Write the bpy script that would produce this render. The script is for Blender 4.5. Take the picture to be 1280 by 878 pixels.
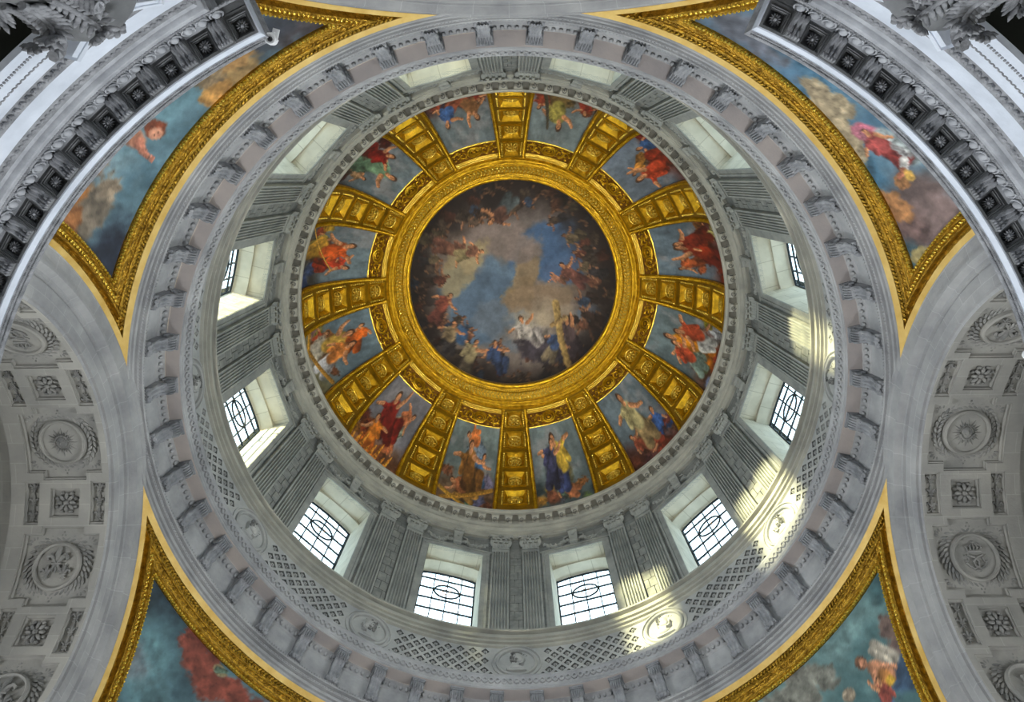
import bpy, math, random
import numpy as np
from mathutils import Matrix, Vector

# ------------------------------------------------------------------ scene, camera, sky, sun, lights, exposure
for o in list(bpy.data.objects):
    bpy.data.objects.remove(o)
S = bpy.context.scene
COL = S.collection
rad = math.radians
rng = random.Random(7)

# x = picture right, y = picture down, z = up; the dome's axis is the z axis, the camera stands at height 0, floor at -1.6
ROWS = ((0.9999357511, 0.0113268640, 0.0004425064),
        (-0.0109206157, 0.9730677362, -0.2302605499),
        (-0.0030387186, 0.2302409235, 0.9731289140))
CAM_POS = (0.0384, -7.4308, 0.0)
cd = bpy.data.cameras.new('camera')
cam = bpy.data.objects.new('camera', cd)
COL.objects.link(cam)
cd.sensor_width = 36.0
cd.lens = 905.818 / 1280.0 * 36.0
cd.clip_end = 400
r0, r1, r2 = (Vector(r) for r in ROWS)
M = Matrix((r0, -r1, -r2)).transposed().to_4x4()
M.translation = CAM_POS
cam.matrix_world = M
S.camera = cam

SKY = (0.80, 0.92, 1.0)
SKY_STRENGTH = 8.0
SUN_AZ, SUN_EL, SUN_STRENGTH = 217.5, 10.6, 34.0
ARM_POWER = 1300.0
FLOOD_POWER = 125.0
ATTIC_POWER = 50.0
EXPOSURE = 0.17

w = bpy.data.worlds.new('sky')
S.world = w
w.use_nodes = True
bg = w.node_tree.nodes['Background']
bg.inputs['Color'].default_value = (*SKY, 1)
bg.inputs['Strength'].default_value = SKY_STRENGTH

def lamp(name, kind, loc, direction, energy, color=(1, 1, 1), **kw):
    d = bpy.data.lights.new(name, kind)
    d.energy = energy
    d.color = color
    for k, v in kw.items():
        setattr(d, k, v)
    o = bpy.data.objects.new(name, d)
    COL.objects.link(o)
    o.location = loc
    o.rotation_euler = Vector(direction).to_track_quat('-Z', 'Y').to_euler()
    return o

_e, _a = rad(SUN_EL), rad(SUN_AZ)
lamp('sun', 'SUN', (0, 0, 90), (-math.cos(_e) * math.cos(_a), -math.cos(_e) * math.sin(_a), -math.sin(_e)),
     SUN_STRENGTH, (1.0, 0.81, 0.44), angle=rad(2.0))
# daylight of the great windows that close the four arms of the church
for _k, _pw in ((0, 1.0), (90, 1.75), (180, 1.2), (270, 0.95)):
    a = rad(_k)
    lamp('arm_window_daylight', 'AREA', (24.5 * math.cos(a), 24.5 * math.sin(a), 4.0), (-math.cos(a), -math.sin(a), 0.34),
         ARM_POWER * _pw, (0.94, 0.97, 1.0), shape='RECTANGLE', size=9.0, size_y=9.0, spread=rad(84))
# daylight portals of the drum windows (guide the sky light, give off none)
for k in range(12):
    a = rad(15 + 30 * k)
    o = lamp('drum_window_portal', 'AREA', (14.9 * math.cos(a), 14.9 * math.sin(a), 32.1), (-math.cos(a), -math.sin(a), 0),
             1.0, (1, 1, 1), shape='RECTANGLE', size=3.2, size_y=7.6)
    o.data.cycles.is_portal = True
# floodlights that stand behind the edge of the great cornice and light the vault
for k in range(12):
    a = rad(30 * k)
    lamp('cornice_floodlight', 'AREA', (11.75 * math.cos(a), 11.75 * math.sin(a), 24.75), (-0.62 * math.cos(a), -0.62 * math.sin(a), 1.0),
         FLOOD_POWER, (1.0, 0.93, 0.80), shape='DISK', size=0.5, spread=rad(75))
# hidden attic windows behind the ring of the oculus, lighting the upper painted dome
for k in range(8):
    a = rad(45 * k + 22)
    lamp('attic_window_daylight', 'POINT', (9.6 * math.cos(a), 9.6 * math.sin(a), 53.3), (0, 0, 1), ATTIC_POWER, (0.95, 0.97, 1.0), shadow_soft_size=0.6)

vs = S.view_settings
vs.view_transform = 'Standard'
vs.look = 'None'
vs.gamma = 1.0
vs.use_curve_mapping = False
vs.exposure = EXPOSURE
S.cycles.use_denoising = True
S.cycles.max_bounces = 8
S.cycles.diffuse_bounces = 5
S.cycles.glossy_bounces = 3
S.cycles.transparent_max_bounces = 12
S.cycles.caustics_reflective = False
S.cycles.caustics_refractive = False
S.cycles.sample_clamp_indirect = 6.0

# ------------------------------------------------------------------ materials
def lin(c):
    return tuple(((x / 255.0) / 12.92 if x / 255.0 <= 0.04045 else ((x / 255.0 + 0.055) / 1.055) ** 2.4) for x in c)

MATS = {}
def mat(name, col, rough=0.7, metal=0.0, col2=None, nscale=1.2, detail=6.0, bump=0.0, bscale=14.0, joints=None, spots=0.0):
    m = bpy.data.materials.new(name)
    m.use_nodes = True
    nt = m.node_tree
    N, L = nt.nodes, nt.links
    b = N['Principled BSDF']
    b.inputs['Roughness'].default_value = rough
    b.inputs['Metallic'].default_value = metal
    geo = N.new('ShaderNodeNewGeometry')
    col = lin(col)
    col2 = lin(col2) if col2 else tuple(x * 0.8 for x in col)
    n1 = N.new('ShaderNodeTexNoise')
    n1.inputs['Scale'].default_value = nscale
    n1.inputs['Detail'].default_value = detail
    n1.inputs['Roughness'].default_value = 0.62
    L.new(geo.outputs['Position'], n1.inputs['Vector'])
    rp = N.new('ShaderNodeValToRGB')
    rp.color_ramp.elements[0].position = 0.32
    rp.color_ramp.elements[1].position = 0.68
    rp.color_ramp.elements[0].color = (*col2, 1)
    rp.color_ramp.elements[1].color = (*col, 1)
    L.new(n1.outputs['Fac'], rp.inputs['Fac'])
    out = rp.outputs['Color']
    height = None
    if joints:
        at = N.new('ShaderNodeAttribute')
        at.attribute_name = 'st'
        br = N.new('ShaderNodeTexBrick')
        br.inputs['Scale'].default_value = 1.0
        br.inputs['Brick Width'].default_value = joints[0]
        br.inputs['Row Height'].default_value = joints[1]
        br.inputs['Mortar Size'].default_value = joints[2]
        br.inputs['Mortar Smooth'].default_value = 0.2
        br.inputs['Color1'].default_value = (1, 1, 1, 1)
        br.inputs['Color2'].default_value = (0.88, 0.88, 0.88, 1)
        br.inputs['Mortar'].default_value = joints[3] if len(joints) > 3 else (1.12, 1.12, 1.12, 1)
        L.new(at.outputs['Vector'], br.inputs['Vector'])
        mx = N.new('ShaderNodeMix')
        mx.data_type = 'RGBA'
        mx.blend_type = 'MULTIPLY'
        mx.inputs['Factor'].default_value = 1.0
        L.new(out, mx.inputs['A'])
        L.new(br.outputs['Color'], mx.inputs['B'])
        out = mx.outputs['Result']
    L.new(out, b.inputs['Base Color'])
    if bump:
        n2 = N.new('ShaderNodeTexNoise')
        n2.inputs['Scale'].default_value = bscale
        n2.inputs['Detail'].default_value = 5.0
        L.new(geo.outputs['Position'], n2.inputs['Vector'])
        bp = N.new('ShaderNodeBump')
        bp.inputs['Strength'].default_value = bump
        bp.inputs['Distance'].default_value = 0.05
        L.new(n2.outputs['Fac'], bp.inputs['Height'])
        L.new(bp.outputs['Normal'], b.inputs['Normal'])
    MATS[name] = m
    return m

mat('drum_stone', (150, 151, 146), 0.8, col2=(114, 117, 115), nscale=0.9, bump=0.25, joints=(1.7, 0.72, 0.02, (0.6, 0.6, 0.6, 1)))  # darker than the pilasters; relief shading is put into the wall colour
mat('block_stone', (162, 162, 155), 0.8, col2=(120, 122, 119), nscale=2.2, bump=0.2)
mat('pilaster_stone', (180, 180, 173), 0.8, col2=(142, 144, 140), nscale=1.1, bump=0.2)  # kept lighter than the wall behind, in place of relief shading
mat('cornice_stone', (186, 184, 172), 0.8, col2=(150, 149, 141), nscale=0.8, bump=0.2)
mat('frieze_stone', (186, 186, 182), 0.8, col2=(152, 153, 152), nscale=0.8, bump=0.2)
mat('cornice_shade_stone', (160, 158, 149), 0.8, col2=(126, 125, 119), nscale=0.8)  # dirty soffit between the brackets, its shade also put into the colour
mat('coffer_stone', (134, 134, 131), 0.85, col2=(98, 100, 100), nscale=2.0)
mat('ring_stone', (180, 180, 180), 0.8, col2=(136, 137, 139), nscale=0.7, bump=0.25)
mat('soffit_stone', (204, 193, 186), 0.85, col2=(174, 167, 166), nscale=0.45, bump=0.15)
mat('console_stone', (164, 165, 168), 0.8, col2=(118, 120, 124), nscale=2.0, bump=0.3)
mat('reveal_glow_stone', (224, 218, 200), 0.8, col2=(198, 192, 174), nscale=0.8, joints=(1.3, 0.9, 0.02, (0.72, 0.7, 0.66, 1)))  # sun glow on the reveals is put into the cream colour
mat('arch_stone', (184, 184, 183), 0.8, col2=(144, 145, 147), nscale=0.6, bump=0.25, joints=(0.95, 3.0, 0.012))
mat('vault_stone', (176, 174, 166), 0.8, col2=(142, 142, 138), nscale=0.35, bump=0.2, joints=(1.1, 0.62, 0.012))
mat('vault_plain', (170, 168, 161), 0.8, col2=(138, 138, 134), nscale=0.8, bump=0.2)
mat('vault_relief', (160, 159, 154), 0.8, col2=(110, 111, 110), nscale=2.5, bump=0.3)
mat('balcony_stone', (206, 213, 224), 0.75, col2=(178, 185, 196), nscale=0.9, bump=0.15)  # paler tone stands in for daylight falling on the frieze
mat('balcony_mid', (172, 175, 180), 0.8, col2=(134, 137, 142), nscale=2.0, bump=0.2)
mat('balcony_shade_stone', (116, 118, 120), 0.8, col2=(84, 86, 88), nscale=1.6, bump=0.15)  # shade of the undersides put into a darker copy of the stone
mat('balcony_relief', (150, 152, 156), 0.75, col2=(96, 98, 102), nscale=5.0, bump=0.35, bscale=30)
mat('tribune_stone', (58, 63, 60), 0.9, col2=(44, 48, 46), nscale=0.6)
mat('floor_marble', (168, 161, 150), 0.5, col2=(126, 120, 113), nscale=0.5)
mat('pier_stone', (178, 174, 162), 0.8, col2=(150, 147, 138), nscale=0.5)
mat('gold', (226, 182, 40), 0.30, 0.8, col2=(150, 112, 8), nscale=3.0, bump=0.6, bscale=22)
mat('gold_field', (162, 124, 8), 0.42, 0.6, col2=(112, 84, 2), nscale=1.4, bump=0.12, bscale=18)
mat('gold_bright', (255, 226, 104), 0.27, 0.7, col2=(224, 180, 44), nscale=5.0, bump=0.5, bscale=26)
mat('gold_scroll', (150, 104, 28), 0.5, 0.5, col2=(92, 58, 14), nscale=4.0, bump=0.4)
mat('gold_pale', (238, 204, 124), 0.5, 0.3, col2=(214, 172, 84), nscale=1.6, bump=0.15)
mat('gold_frame', (222, 176, 62), 0.30, 0.75, col2=(120, 84, 12), nscale=7.0, bump=0.8, bscale=24)
mat('lead', (34, 44, 50), 0.7)
mat('lamp_white', (236, 238, 240), 0.4)
mat('lamp_dark', (18, 18, 20), 0.4)
mat('emblem_glass', (232, 160, 70), 0.5)

def paint_mat():
    m = bpy.data.materials.new('fresco')
    m.use_nodes = True
    nt = m.node_tree
    N, L = nt.nodes, nt.links
    b = N['Principled BSDF']
    b.inputs['Roughness'].default_value = 0.75
    a = N.new('ShaderNodeAttribute')
    a.attribute_name = 'paint'
    geo = N.new('ShaderNodeNewGeometry')
    n = N.new('ShaderNodeTexNoise')
    n.inputs['Scale'].default_value = 3.2
    n.inputs['Detail'].default_value = 8.0
    n.inputs['Roughness'].default_value = 0.7
    L.new(geo.outputs['Position'], n.inputs['Vector'])
    mr = N.new('ShaderNodeMapRange')
    mr.inputs['From Min'].default_value = 0.3
    mr.inputs['From Max'].default_value = 0.7
    mr.inputs['To Min'].default_value = 0.82
    mr.inputs['To Max'].default_value = 1.16
    L.new(n.outputs['Fac'], mr.inputs['Value'])
    mx = N.new('ShaderNodeMix')
    mx.data_type = 'RGBA'
    mx.blend_type = 'MULTIPLY'
    mx.inputs['Factor'].default_value = 1.0
    L.new(a.outputs['Color'], mx.inputs['A'])
    L.new(mr.outputs['Result'], mx.inputs['B'])
    L.new(mx.outputs['Result'], b.inputs['Base Color'])
    MATS['fresco'] = m
paint_mat()

def glass_mat():
    m = bpy.data.materials.new('window_glass')
    m.use_nodes = True
    nt = m.node_tree
    N, L = nt.nodes, nt.links
    N.remove(N['Principled BSDF'])
    t = N.new('ShaderNodeBsdfTransparent')
    gl = N.new('ShaderNodeBsdfGlossy')
    gl.inputs['Roughness'].default_value = 0.1
    geo = N.new('ShaderNodeNewGeometry')
    n = N.new('ShaderNodeTexNoise')
    n.inputs['Scale'].default_value = 7.0
    n.inputs['Detail'].default_value = 4.0
    L.new(geo.outputs['Position'], n.inputs['Vector'])
    rp = N.new('ShaderNodeValToRGB')
    rp.color_ramp.elements[0].position = 0.3
    rp.color_ramp.elements[1].position = 0.62
    rp.color_ramp.elements[0].color = (0.42, 0.50, 0.53, 1)
    rp.color_ramp.elements[1].color = (0.80, 0.84, 0.85, 1)
    L.new(n.outputs['Fac'], rp.inputs['Fac'])
    L.new(rp.outputs['Color'], t.inputs['Color'])
    mx = N.new('ShaderNodeMixShader')
    mx.inputs['Fac'].default_value = 0.05
    L.new(t.outputs[0], mx.inputs[1])
    L.new(gl.outputs[0], mx.inputs[2])
    L.new(mx.outputs[0], N['Material Output'].inputs['Surface'])
    MATS['window_glass'] = m
glass_mat()

# ------------------------------------------------------------------ geometry helpers
class G:
    """collects vertices and faces of one mesh"""
    def __init__(s):
        s.v, s.f, s.n, s.st = [], [], 0, []
    def add(s, v, f, st=None):
        v = np.asarray(v, float).reshape(-1, 3)
        s.v.append(v)
        s.st.append(np.zeros((len(v), 3)) if st is None else np.asarray(st, float).reshape(-1, 3))
        k = s.n
        s.f.extend([tuple(i + k for i in q) for q in f])
        s.n += len(v)
        return s
    def grid(s, P, wrap_u=False, wrap_v=False, st=None):
        P = np.asarray(P, float)
        m, n = P.shape[:2]
        f = []
        for i in range(m if wrap_u else m - 1):
            i2 = (i + 1) % m
            for j in range(n if wrap_v else n - 1):
                j2 = (j + 1) % n
                f.append((i * n + j, i * n + j2, i2 * n + j2, i2 * n + j))
        return s.add(P.reshape(-1, 3), f, None if st is None else np.asarray(st).reshape(-1, 3))
    def box(s, x0, x1, y0, y1, z0, z1):
        v = [(x, y, z) for x in (x0, x1) for y in (y0, y1) for z in (z0, z1)]
        return s.add(v, [(0, 1, 3, 2), (4, 6, 7, 5), (0, 4, 5, 1), (2, 3, 7, 6), (0, 2, 6, 4), (1, 5, 7, 3)])
    def ell(s, c, r, axes=None, nu=8, nv=5):
        """ellipsoid; axes = rows of three unit vectors for the three radii, the third is the pole"""
        A = np.eye(3) if axes is None else np.asarray(axes, float)
        v = [(0, 0, 1)]
        for j in range(1, nv):
            t = math.pi * j / nv
            for i in range(nu):
                p = 2 * math.pi * i / nu
                v.append((math.sin(t) * math.cos(p), math.sin(t) * math.sin(p), math.cos(t)))
        v.append((0, 0, -1))
        v = (np.array(v) * np.asarray(r, float)) @ A + np.asarray(c, float)
        f = []
        for i in range(nu):
            f.append((0, 1 + i, 1 + (i + 1) % nu))
            for j in range(nv - 2):
                a = 1 + j * nu
                f.append((a + i, a + nu + i, a + nu + (i + 1) % nu, a + (i + 1) % nu))
            a = 1 + (nv - 2) * nu
            f.append((a + i, len(v) - 1, a + (i + 1) % nu))
        return s.add(v, f)
    def tube(s, pts, r, ns=6, closed=False, side=None):
        """round bar along points; r a number or a list"""
        P = np.asarray(pts, float)
        n = len(P)
        r = np.full(n, r) if np.isscalar(r) else np.asarray(r, float)
        ring = []
        for i in range(n):
            a = P[(i - 1) % n] if closed or i > 0 else P[i]
            b = P[(i + 1) % n] if closed or i < n - 1 else P[i]
            t = b - a
            t = t / (np.linalg.norm(t) + 1e-9)
            u = np.asarray(side, float) if side is not None else (np.array([0, 0, 1.0]) if abs(t[2]) < 0.9 else np.array([1.0, 0, 0]))
            p = np.cross(t, u)
            p = p / (np.linalg.norm(p) + 1e-9)
            q = np.cross(p, t)
            ring.append([P[i] + r[i] * (math.cos(k) * p + math.sin(k) * q) for k in np.arange(ns) * 2 * math.pi / ns])
        s.grid(ring, wrap_u=closed, wrap_v=True)
        if not closed:
            k = s.n - n * ns
            s.f.append(tuple(range(k, k + ns)))
            s.f.append(tuple(range(s.n - ns, s.n)))
        return s
    def prism(s, outline, f0, f1):
        """outline of (a, b) points, f0 and f1 map them to the two end faces"""
        n = len(outline)
        v = [f0(a, b) for a, b in outline] + [f1(a, b) for a, b in outline]
        return s.add(v, [tuple(range(n)), tuple(range(n, 2 * n))] + [(i, (i + 1) % n, n + (i + 1) % n, n + i) for i in range(n)])
    def revolve(s, prof, a0=0.0, a1=360.0, n=240, st=False):
        full = abs(a1 - a0) >= 359.9
        az = np.radians(np.linspace(a0, a1, n + (0 if full else 1), endpoint=not full))
        p = np.asarray(prof, float)
        P = np.stack([np.cos(az)[:, None] * p[None, :, 0], np.sin(az)[:, None] * p[None, :, 0], np.repeat(p[None, :, 1], len(az), 0)], -1)
        T = None
        if st:
            le = np.concatenate([[0], np.cumsum(np.hypot(*np.diff(p, axis=0).T))]) + p[0, 1]
            T = np.stack([np.repeat((az * p[0, 0])[:, None], len(p), 1), np.repeat(le[None], len(az), 0), np.zeros((len(az), len(p)))], -1)
        return s.grid(P, wrap_u=full, st=T)
    def move(s, Mx):
        """returns all vertices transformed by a 4x4"""
        Mx = np.array(Mx)
        s.v = [v @ Mx[:3, :3].T + Mx[:3, 3] for v in s.v]
        return s
    def join(s, o, Mx=None):
        v = np.concatenate(o.v)
        if Mx is not None:
            Mx = np.array(Mx)
            v = v @ Mx[:3, :3].T + Mx[:3, 3]
        return s.add(v, o.f, np.concatenate(o.st))
    def mesh(s, name, mt, anchor=(0, 0, 0), smooth=40, paint=None):
        V = np.concatenate(s.v) - np.asarray(anchor, float)
        me = bpy.data.meshes.new(name)
        me.from_pydata(V.tolist(), [], s.f)
        T = np.concatenate(s.st)
        if np.any(T):
            a = me.attributes.new('st', 'FLOAT_VECTOR', 'POINT')
            a.data.foreach_set('vector', T.astype(np.float32).ravel())
        if paint is not None:
            a = me.attributes.new('paint', 'FLOAT_COLOR', 'POINT')
            c = np.ones((len(V), 4), np.float32)
            c[:, :3] = paint
            a.data.foreach_set('color', c.ravel())
        if smooth:
            me.shade_smooth()
            me.set_sharp_from_angle(angle=rad(smooth))
        me.materials.append(MATS[mt])
        return me

def put(name, me, parent=None, loc=(0, 0, 0), rz=0.0, **props):
    o = bpy.data.objects.new(name, me)
    COL.objects.link(o)
    o.location = loc
    o.rotation_euler = (0, 0, rad(rz))
    if parent is not None:
        o.parent = parent
    for k, v in props.items():
        o[k] = v
    return o

def obj(name, g, mt, parent=None, anchor=(0, 0, 0), smooth=40, paint=None, loc=None, rz=0.0, **props):
    return put(name, g.mesh(name, mt, anchor, smooth, paint), parent, anchor if (loc is None and parent is None) else (loc or (0, 0, 0)), rz, **props)

def thing(name, label, cat, loc=(0, 0, 0), rz=0.0, group=None, kind=None):
    o = put(name, None, None, loc, rz, label=label, category=cat)
    if group:
        o['group'] = group
    if kind:
        o['kind'] = kind
    return o

def polar(R, az, z=0.0):
    a = rad(az)
    return (R * math.cos(a), R * math.sin(a), z)

def children(o):
    return [c for c in bpy.data.objects if c.parent is o]

def rotz(az):
    return np.array(Matrix.Rotation(rad(az), 4, 'Z'))

HOURS = ['twelve', 'one', 'two', 'three', 'four', 'five', 'six', 'seven', 'eight', 'nine', 'ten', 'eleven']
def hour(az):
    return HOURS[int(round((az + 90) / 30.0)) % 12]

def rosette(g, o, U, V, Nn, r, n=8, h=0.05, ring=True, twist=0.0):
    """flower: petals round a button; Nn points to the viewer"""
    o, U, V, Nn = (np.asarray(x, float) for x in (o, U, V, Nn))
    for k in range(n):
        a = 2 * math.pi * k / n + twist
        d = math.cos(a) * U + math.sin(a) * V
        e = -math.sin(a) * U + math.cos(a) * V
        g.ell(o + d * r * 0.62 + Nn * h * 0.4, (r * 0.40, r * 1.7 / n, h * 0.7), [d, e, Nn], 6, 4)
    g.ell(o + Nn * h * 0.6, (r * 0.27, r * 0.27, h), [U, V, Nn], 7, 4)

# ------------------------------------------------------------------ painting helpers (colours of the frescoes)
def _hash(ix, iy, seed):
    v = np.sin(ix * 127.1 + iy * 311.7 + seed * 74.7) * 43758.5453
    return v - np.floor(v)

def vnoise(x, y, seed):
    ix, iy = np.floor(x), np.floor(y)
    fx, fy = x - ix, y - iy
    fx, fy = fx * fx * (3 - 2 * fx), fy * fy * (3 - 2 * fy)
    return (_hash(ix, iy, seed) * (1 - fx) + _hash(ix + 1, iy, seed) * fx) * (1 - fy) + (_hash(ix, iy + 1, seed) * (1 - fx) + _hash(ix + 1, iy + 1, seed) * fx) * fy

def fbm(x, y, seed, octv=5):
    t, a, s = 0, 0.5, 0
    for k in range(octv):
        t = t + a * vnoise(x * 2 ** k, y * 2 ** k, seed + k * 13)
        s += a
        a *= 0.55
    return t / s

def sm(a, b, x):
    t = np.clip((x - a) / (b - a), 0, 1)
    return t * t * (3 - 2 * t)

class Canvas:
    def __init__(s, x, y, base, unit=1.0):
        s.x, s.y, s.u = x, y, unit
        s.c = np.repeat(np.array(base, float)[None] , len(x), 0)
        s.seed = 1
    def mix(s, m, col):
        m = np.clip(m, 0, 1)[:, None]
        s.c = s.c * (1 - m) + np.asarray(col, float) * m
    def tone(s, scale, amount, seed):
        n = fbm(s.x * scale, s.y * scale, seed) - 0.5
        s.c *= (1 + 2 * amount * n)[:, None]
    def clouds(s, scale, col, thr, soft, seed, alpha=1.0, sx=1.0):
        n = fbm(s.x * scale * sx, s.y * scale, seed)
        s.mix(sm(thr - soft, thr + soft, n) * alpha, col)
    def blob(s, cx, cy, rx, ry, col, soft=0.35, wob=0.35, ang=0.0, alpha=1.0, fold=0.25, nf=2.2):
        s.seed += 1
        dx, dy = s.x - cx, s.y - cy
        ca, sa = math.cos(ang), math.sin(ang)
        a, b = (dx * ca + dy * sa) / rx, (-dx * sa + dy * ca) / ry
        d = np.sqrt(a * a + b * b)
        sel = d < 1.8
        if not sel.any():
            return
        n = np.zeros_like(d)
        n[sel] = fbm(s.x[sel] * nf / min(rx, ry), s.y[sel] * nf / min(rx, ry), s.seed) - 0.5
        m = (1 - sm(1 - soft, 1 + soft * 0.3, d + n * wob * 2)) * alpha * sel
        sh = 1 + fold * 4 * n
        c = np.asarray(col, float)[None] * sh[:, None]
        m = np.clip(m, 0, 1)[:, None]
        s.c = s.c * (1 - m) + c * m
    def cap(s, x0, y0, x1, y1, r0, r1, col, soft=0.25, alpha=1.0, fold=0.2):
        """tapered limb"""
        s.seed += 1
        dx, dy = x1 - x0, y1 - y0
        L2 = dx * dx + dy * dy + 1e-12
        t = np.clip(((s.x - x0) * dx + (s.y - y0) * dy) / L2, 0, 1)
        px, py = s.x - (x0 + t * dx), s.y - (y0 + t * dy)
        r = r0 + (r1 - r0) * t
        d = np.hypot(px, py) / r
        sel = d < 1.5
        if not sel.any():
            return
        n = np.zeros_like(d)
        q = 1.6 / max(r0, r1)
        n[sel] = fbm(s.x[sel] * q, s.y[sel] * q, s.seed, 3) - 0.5
        side = (px * -dy + py * dx) / (math.sqrt(L2) * r)
        m = np.clip((1 - sm(1 - soft, 1 + soft, d + n * 0.35)) * alpha * sel, 0, 1)[:, None]
        c = np.asarray(col, float)[None] * (1 + fold * 4 * n - 0.22 * np.clip(side, -1, 1))[:, None]
        s.c = s.c * (1 - m) + c * m
    def figure(s, cx, cy, h, ang=0.0, robe=(150, 60, 40), robe2=None, skin=(188, 132, 92), hair=(70, 48, 34), arm=(1.2, 2.4), flip=1, seated=False):
        """a robed figure; h = height, ang = lean, up is +y"""
        robe2 = robe2 or tuple(x * 0.75 for x in robe)
        ca, sa = math.cos(ang), math.sin(ang)
        def P(a, b):
            a *= flip * h
            b *= h
            return cx + a * ca - b * sa, cy + a * sa + b * ca
        def limb(a, b, r, r2, col):
            s.cap(*P(*a), *P(*b), r * h, r2 * h, col)
        if seated:
            limb((0.0, -0.05), (0.30, -0.08), 0.14, 0.12, robe2)
            limb((0.30, -0.08), (0.26, -0.40), 0.11, 0.07, robe2)
            limb((0.05, -0.08), (0.10, -0.42), 0.13, 0.10, tuple(x * 0.8 for x in robe2))
        else:
            limb((0.0, 0.0), (-0.10, -0.48), 0.15, 0.12, robe2)
            limb((0.03, 0.0), (0.16, -0.46), 0.14, 0.10, tuple(x * 0.85 for x in robe2))
        limb((0.0, 0.0), (0.02, 0.26), 0.15, 0.15, robe)
        limb((-0.12, 0.26), (-0.22, 0.02), 0.09, 0.06, robe)
        for k, (sgn, a) in enumerate(((1, arm[0]), (-1, arm[1]))):
            e = (0.13 * sgn + 0.17 * math.cos(a), 0.27 + 0.17 * math.sin(a))
            limb((0.13 * sgn, 0.27), e, 0.055, 0.045, skin if k == 0 else robe)
            limb(e, (e[0] + 0.15 * math.cos(a + 0.4), e[1] + 0.15 * math.sin(a + 0.4)), 0.042, 0.034, skin)
        limb((0.02, 0.36), (0.03, 0.40), 0.05, 0.05, skin)
        x, y = P(0.03, 0.46)
        s.blob(x, y + 0.015 * h, 0.085 * h, 0.095 * h, hair, 0.2, 0.1, ang)
        s.blob(x + 0.012 * h, y - 0.01 * h, 0.062 * h, 0.078 * h, skin, 0.2, 0.05, ang)
    def lin(s, gain=1.0):
        c = np.clip(s.c, 0, 255) / 255.0
        return np.where(c <= 0.04045, c / 12.92, ((c + 0.055) / 1.055) ** 2.4) * gain

# ------------------------------------------------------------------ dimensions
ZC, RHO = 42.0, 12.4                      # gilded vault: sphere centre height and radius
WALL_R, PIL_R = 12.6, 12.36                # drum wall, pilaster faces
WIN_HALF, WIN_X = 1.49, 14.05             # half width of a window, distance of its glass from the axis
Z_SILL, Z_HEAD = 28.45, 35.75
PW, PA, PZ = 11.9, 7.24, 14.62            # pendentives: plane of the arches, their radius, their springing height
PRHO = math.hypot(PW, PA)

# ------------------------------------------------------------------ floor, piers, arms of the church
g = G()
g.box(-32, 32, -32, 32, -1.9, -1.6)
obj('floor', g, 'floor_marble', kind='structure')
for k, side in ((45, 'southeast'), (135, 'southwest'), (225, 'northwest'), (315, 'northeast')):
    g = G()
    out = [(12.02, 5.62), (12.02, 7.4), (15.2, 10.2), (10.2, 15.2), (7.4, 12.02), (5.62, 12.02), (5.62, 27), (27, 27), (27, 5.62)]
    R = rotz(k - 45)
    g.prism(out, lambda a, b: tuple((R[:3, :3] @ np.array([a, b, -1.6]))), lambda a, b: tuple((R[:3, :3] @ np.array([a, b, PZ]))))
    obj('wall_' + side, g, 'pier_stone', kind='structure')

# ------------------------------------------------------------------ gilded vault shell
def dome_pt(phi, az, off=0.0):
    """point of the vault at elevation phi (degrees) and azimuth az; off > 0 is outward"""
    r = (RHO + off) * math.cos(rad(phi))
    return (r * math.cos(rad(az)), r * math.sin(rad(az)), ZC + (RHO + off) * math.sin(rad(phi)))

g = G()
g.revolve([((RHO + 0.10) * math.cos(rad(p)), ZC + (RHO + 0.10) * math.sin(rad(p))) for p in np.linspace(-9, 45.0, 28)], n=180)
g.revolve([(12.25, 40.0), (14.9, 40.0), (14.9, 39.0)], n=96)
g.revolve([(8.82, 50.9), (10.62, 52.7)], n=96)
obj('ceiling', g, 'gold_field', kind='structure')

def hw(phi):
    """half width of a rib in degrees of azimuth"""
    return 6.4 + (5.5 - 6.4) * (phi + 3) / 46.0

# ------------------------------------------------------------------ twelve gilded ribs
COFF = [(39.4, 3.15), (31.2, 3.3), (22.35, 3.45), (13.05, 3.8), (2.3, 4.6)]      # elevation, half height
CW = 3.55                                                                       # half width (degrees of azimuth)
RIB_IN = -0.16

def surf_tray(g, f, u0, u1, v0, v1, depth, steps, nu=5, nv=5):
    """stepped sunk panel on a surface f(u, v, off); steps = [(inset fraction, off)]"""
    def loop(ins, off):
        du, dv = (u1 - u0) * ins / 2, (v1 - v0) * ins / 2
        a, b, c, d = u0 + du, u1 - du, v0 + dv, v1 - dv
        P = [f(a + (b - a) * i / nu, c, off) for i in range(nu)] + [f(b, c + (d - c) * i / nv, off) for i in range(nv)]
        P += [f(b - (b - a) * i / nu, d, off) for i in range(nu)] + [f(a, d - (d - c) * i / nv, off) for i in range(nv)]
        return P
    g.grid([loop(i, o) for i, o in steps], wrap_v=True)
    ins, off = steps[-1]
    du, dv = (u1 - u0) * ins / 2, (v1 - v0) * ins / 2
    g.grid([[f(u0 + du + (u1 - u0 - 2 * du) * i / nu, v0 + dv + (v1 - v0 - 2 * dv) * j / nv, off) for j in range(nv + 1)] for i in range(nu + 1)])

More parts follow.
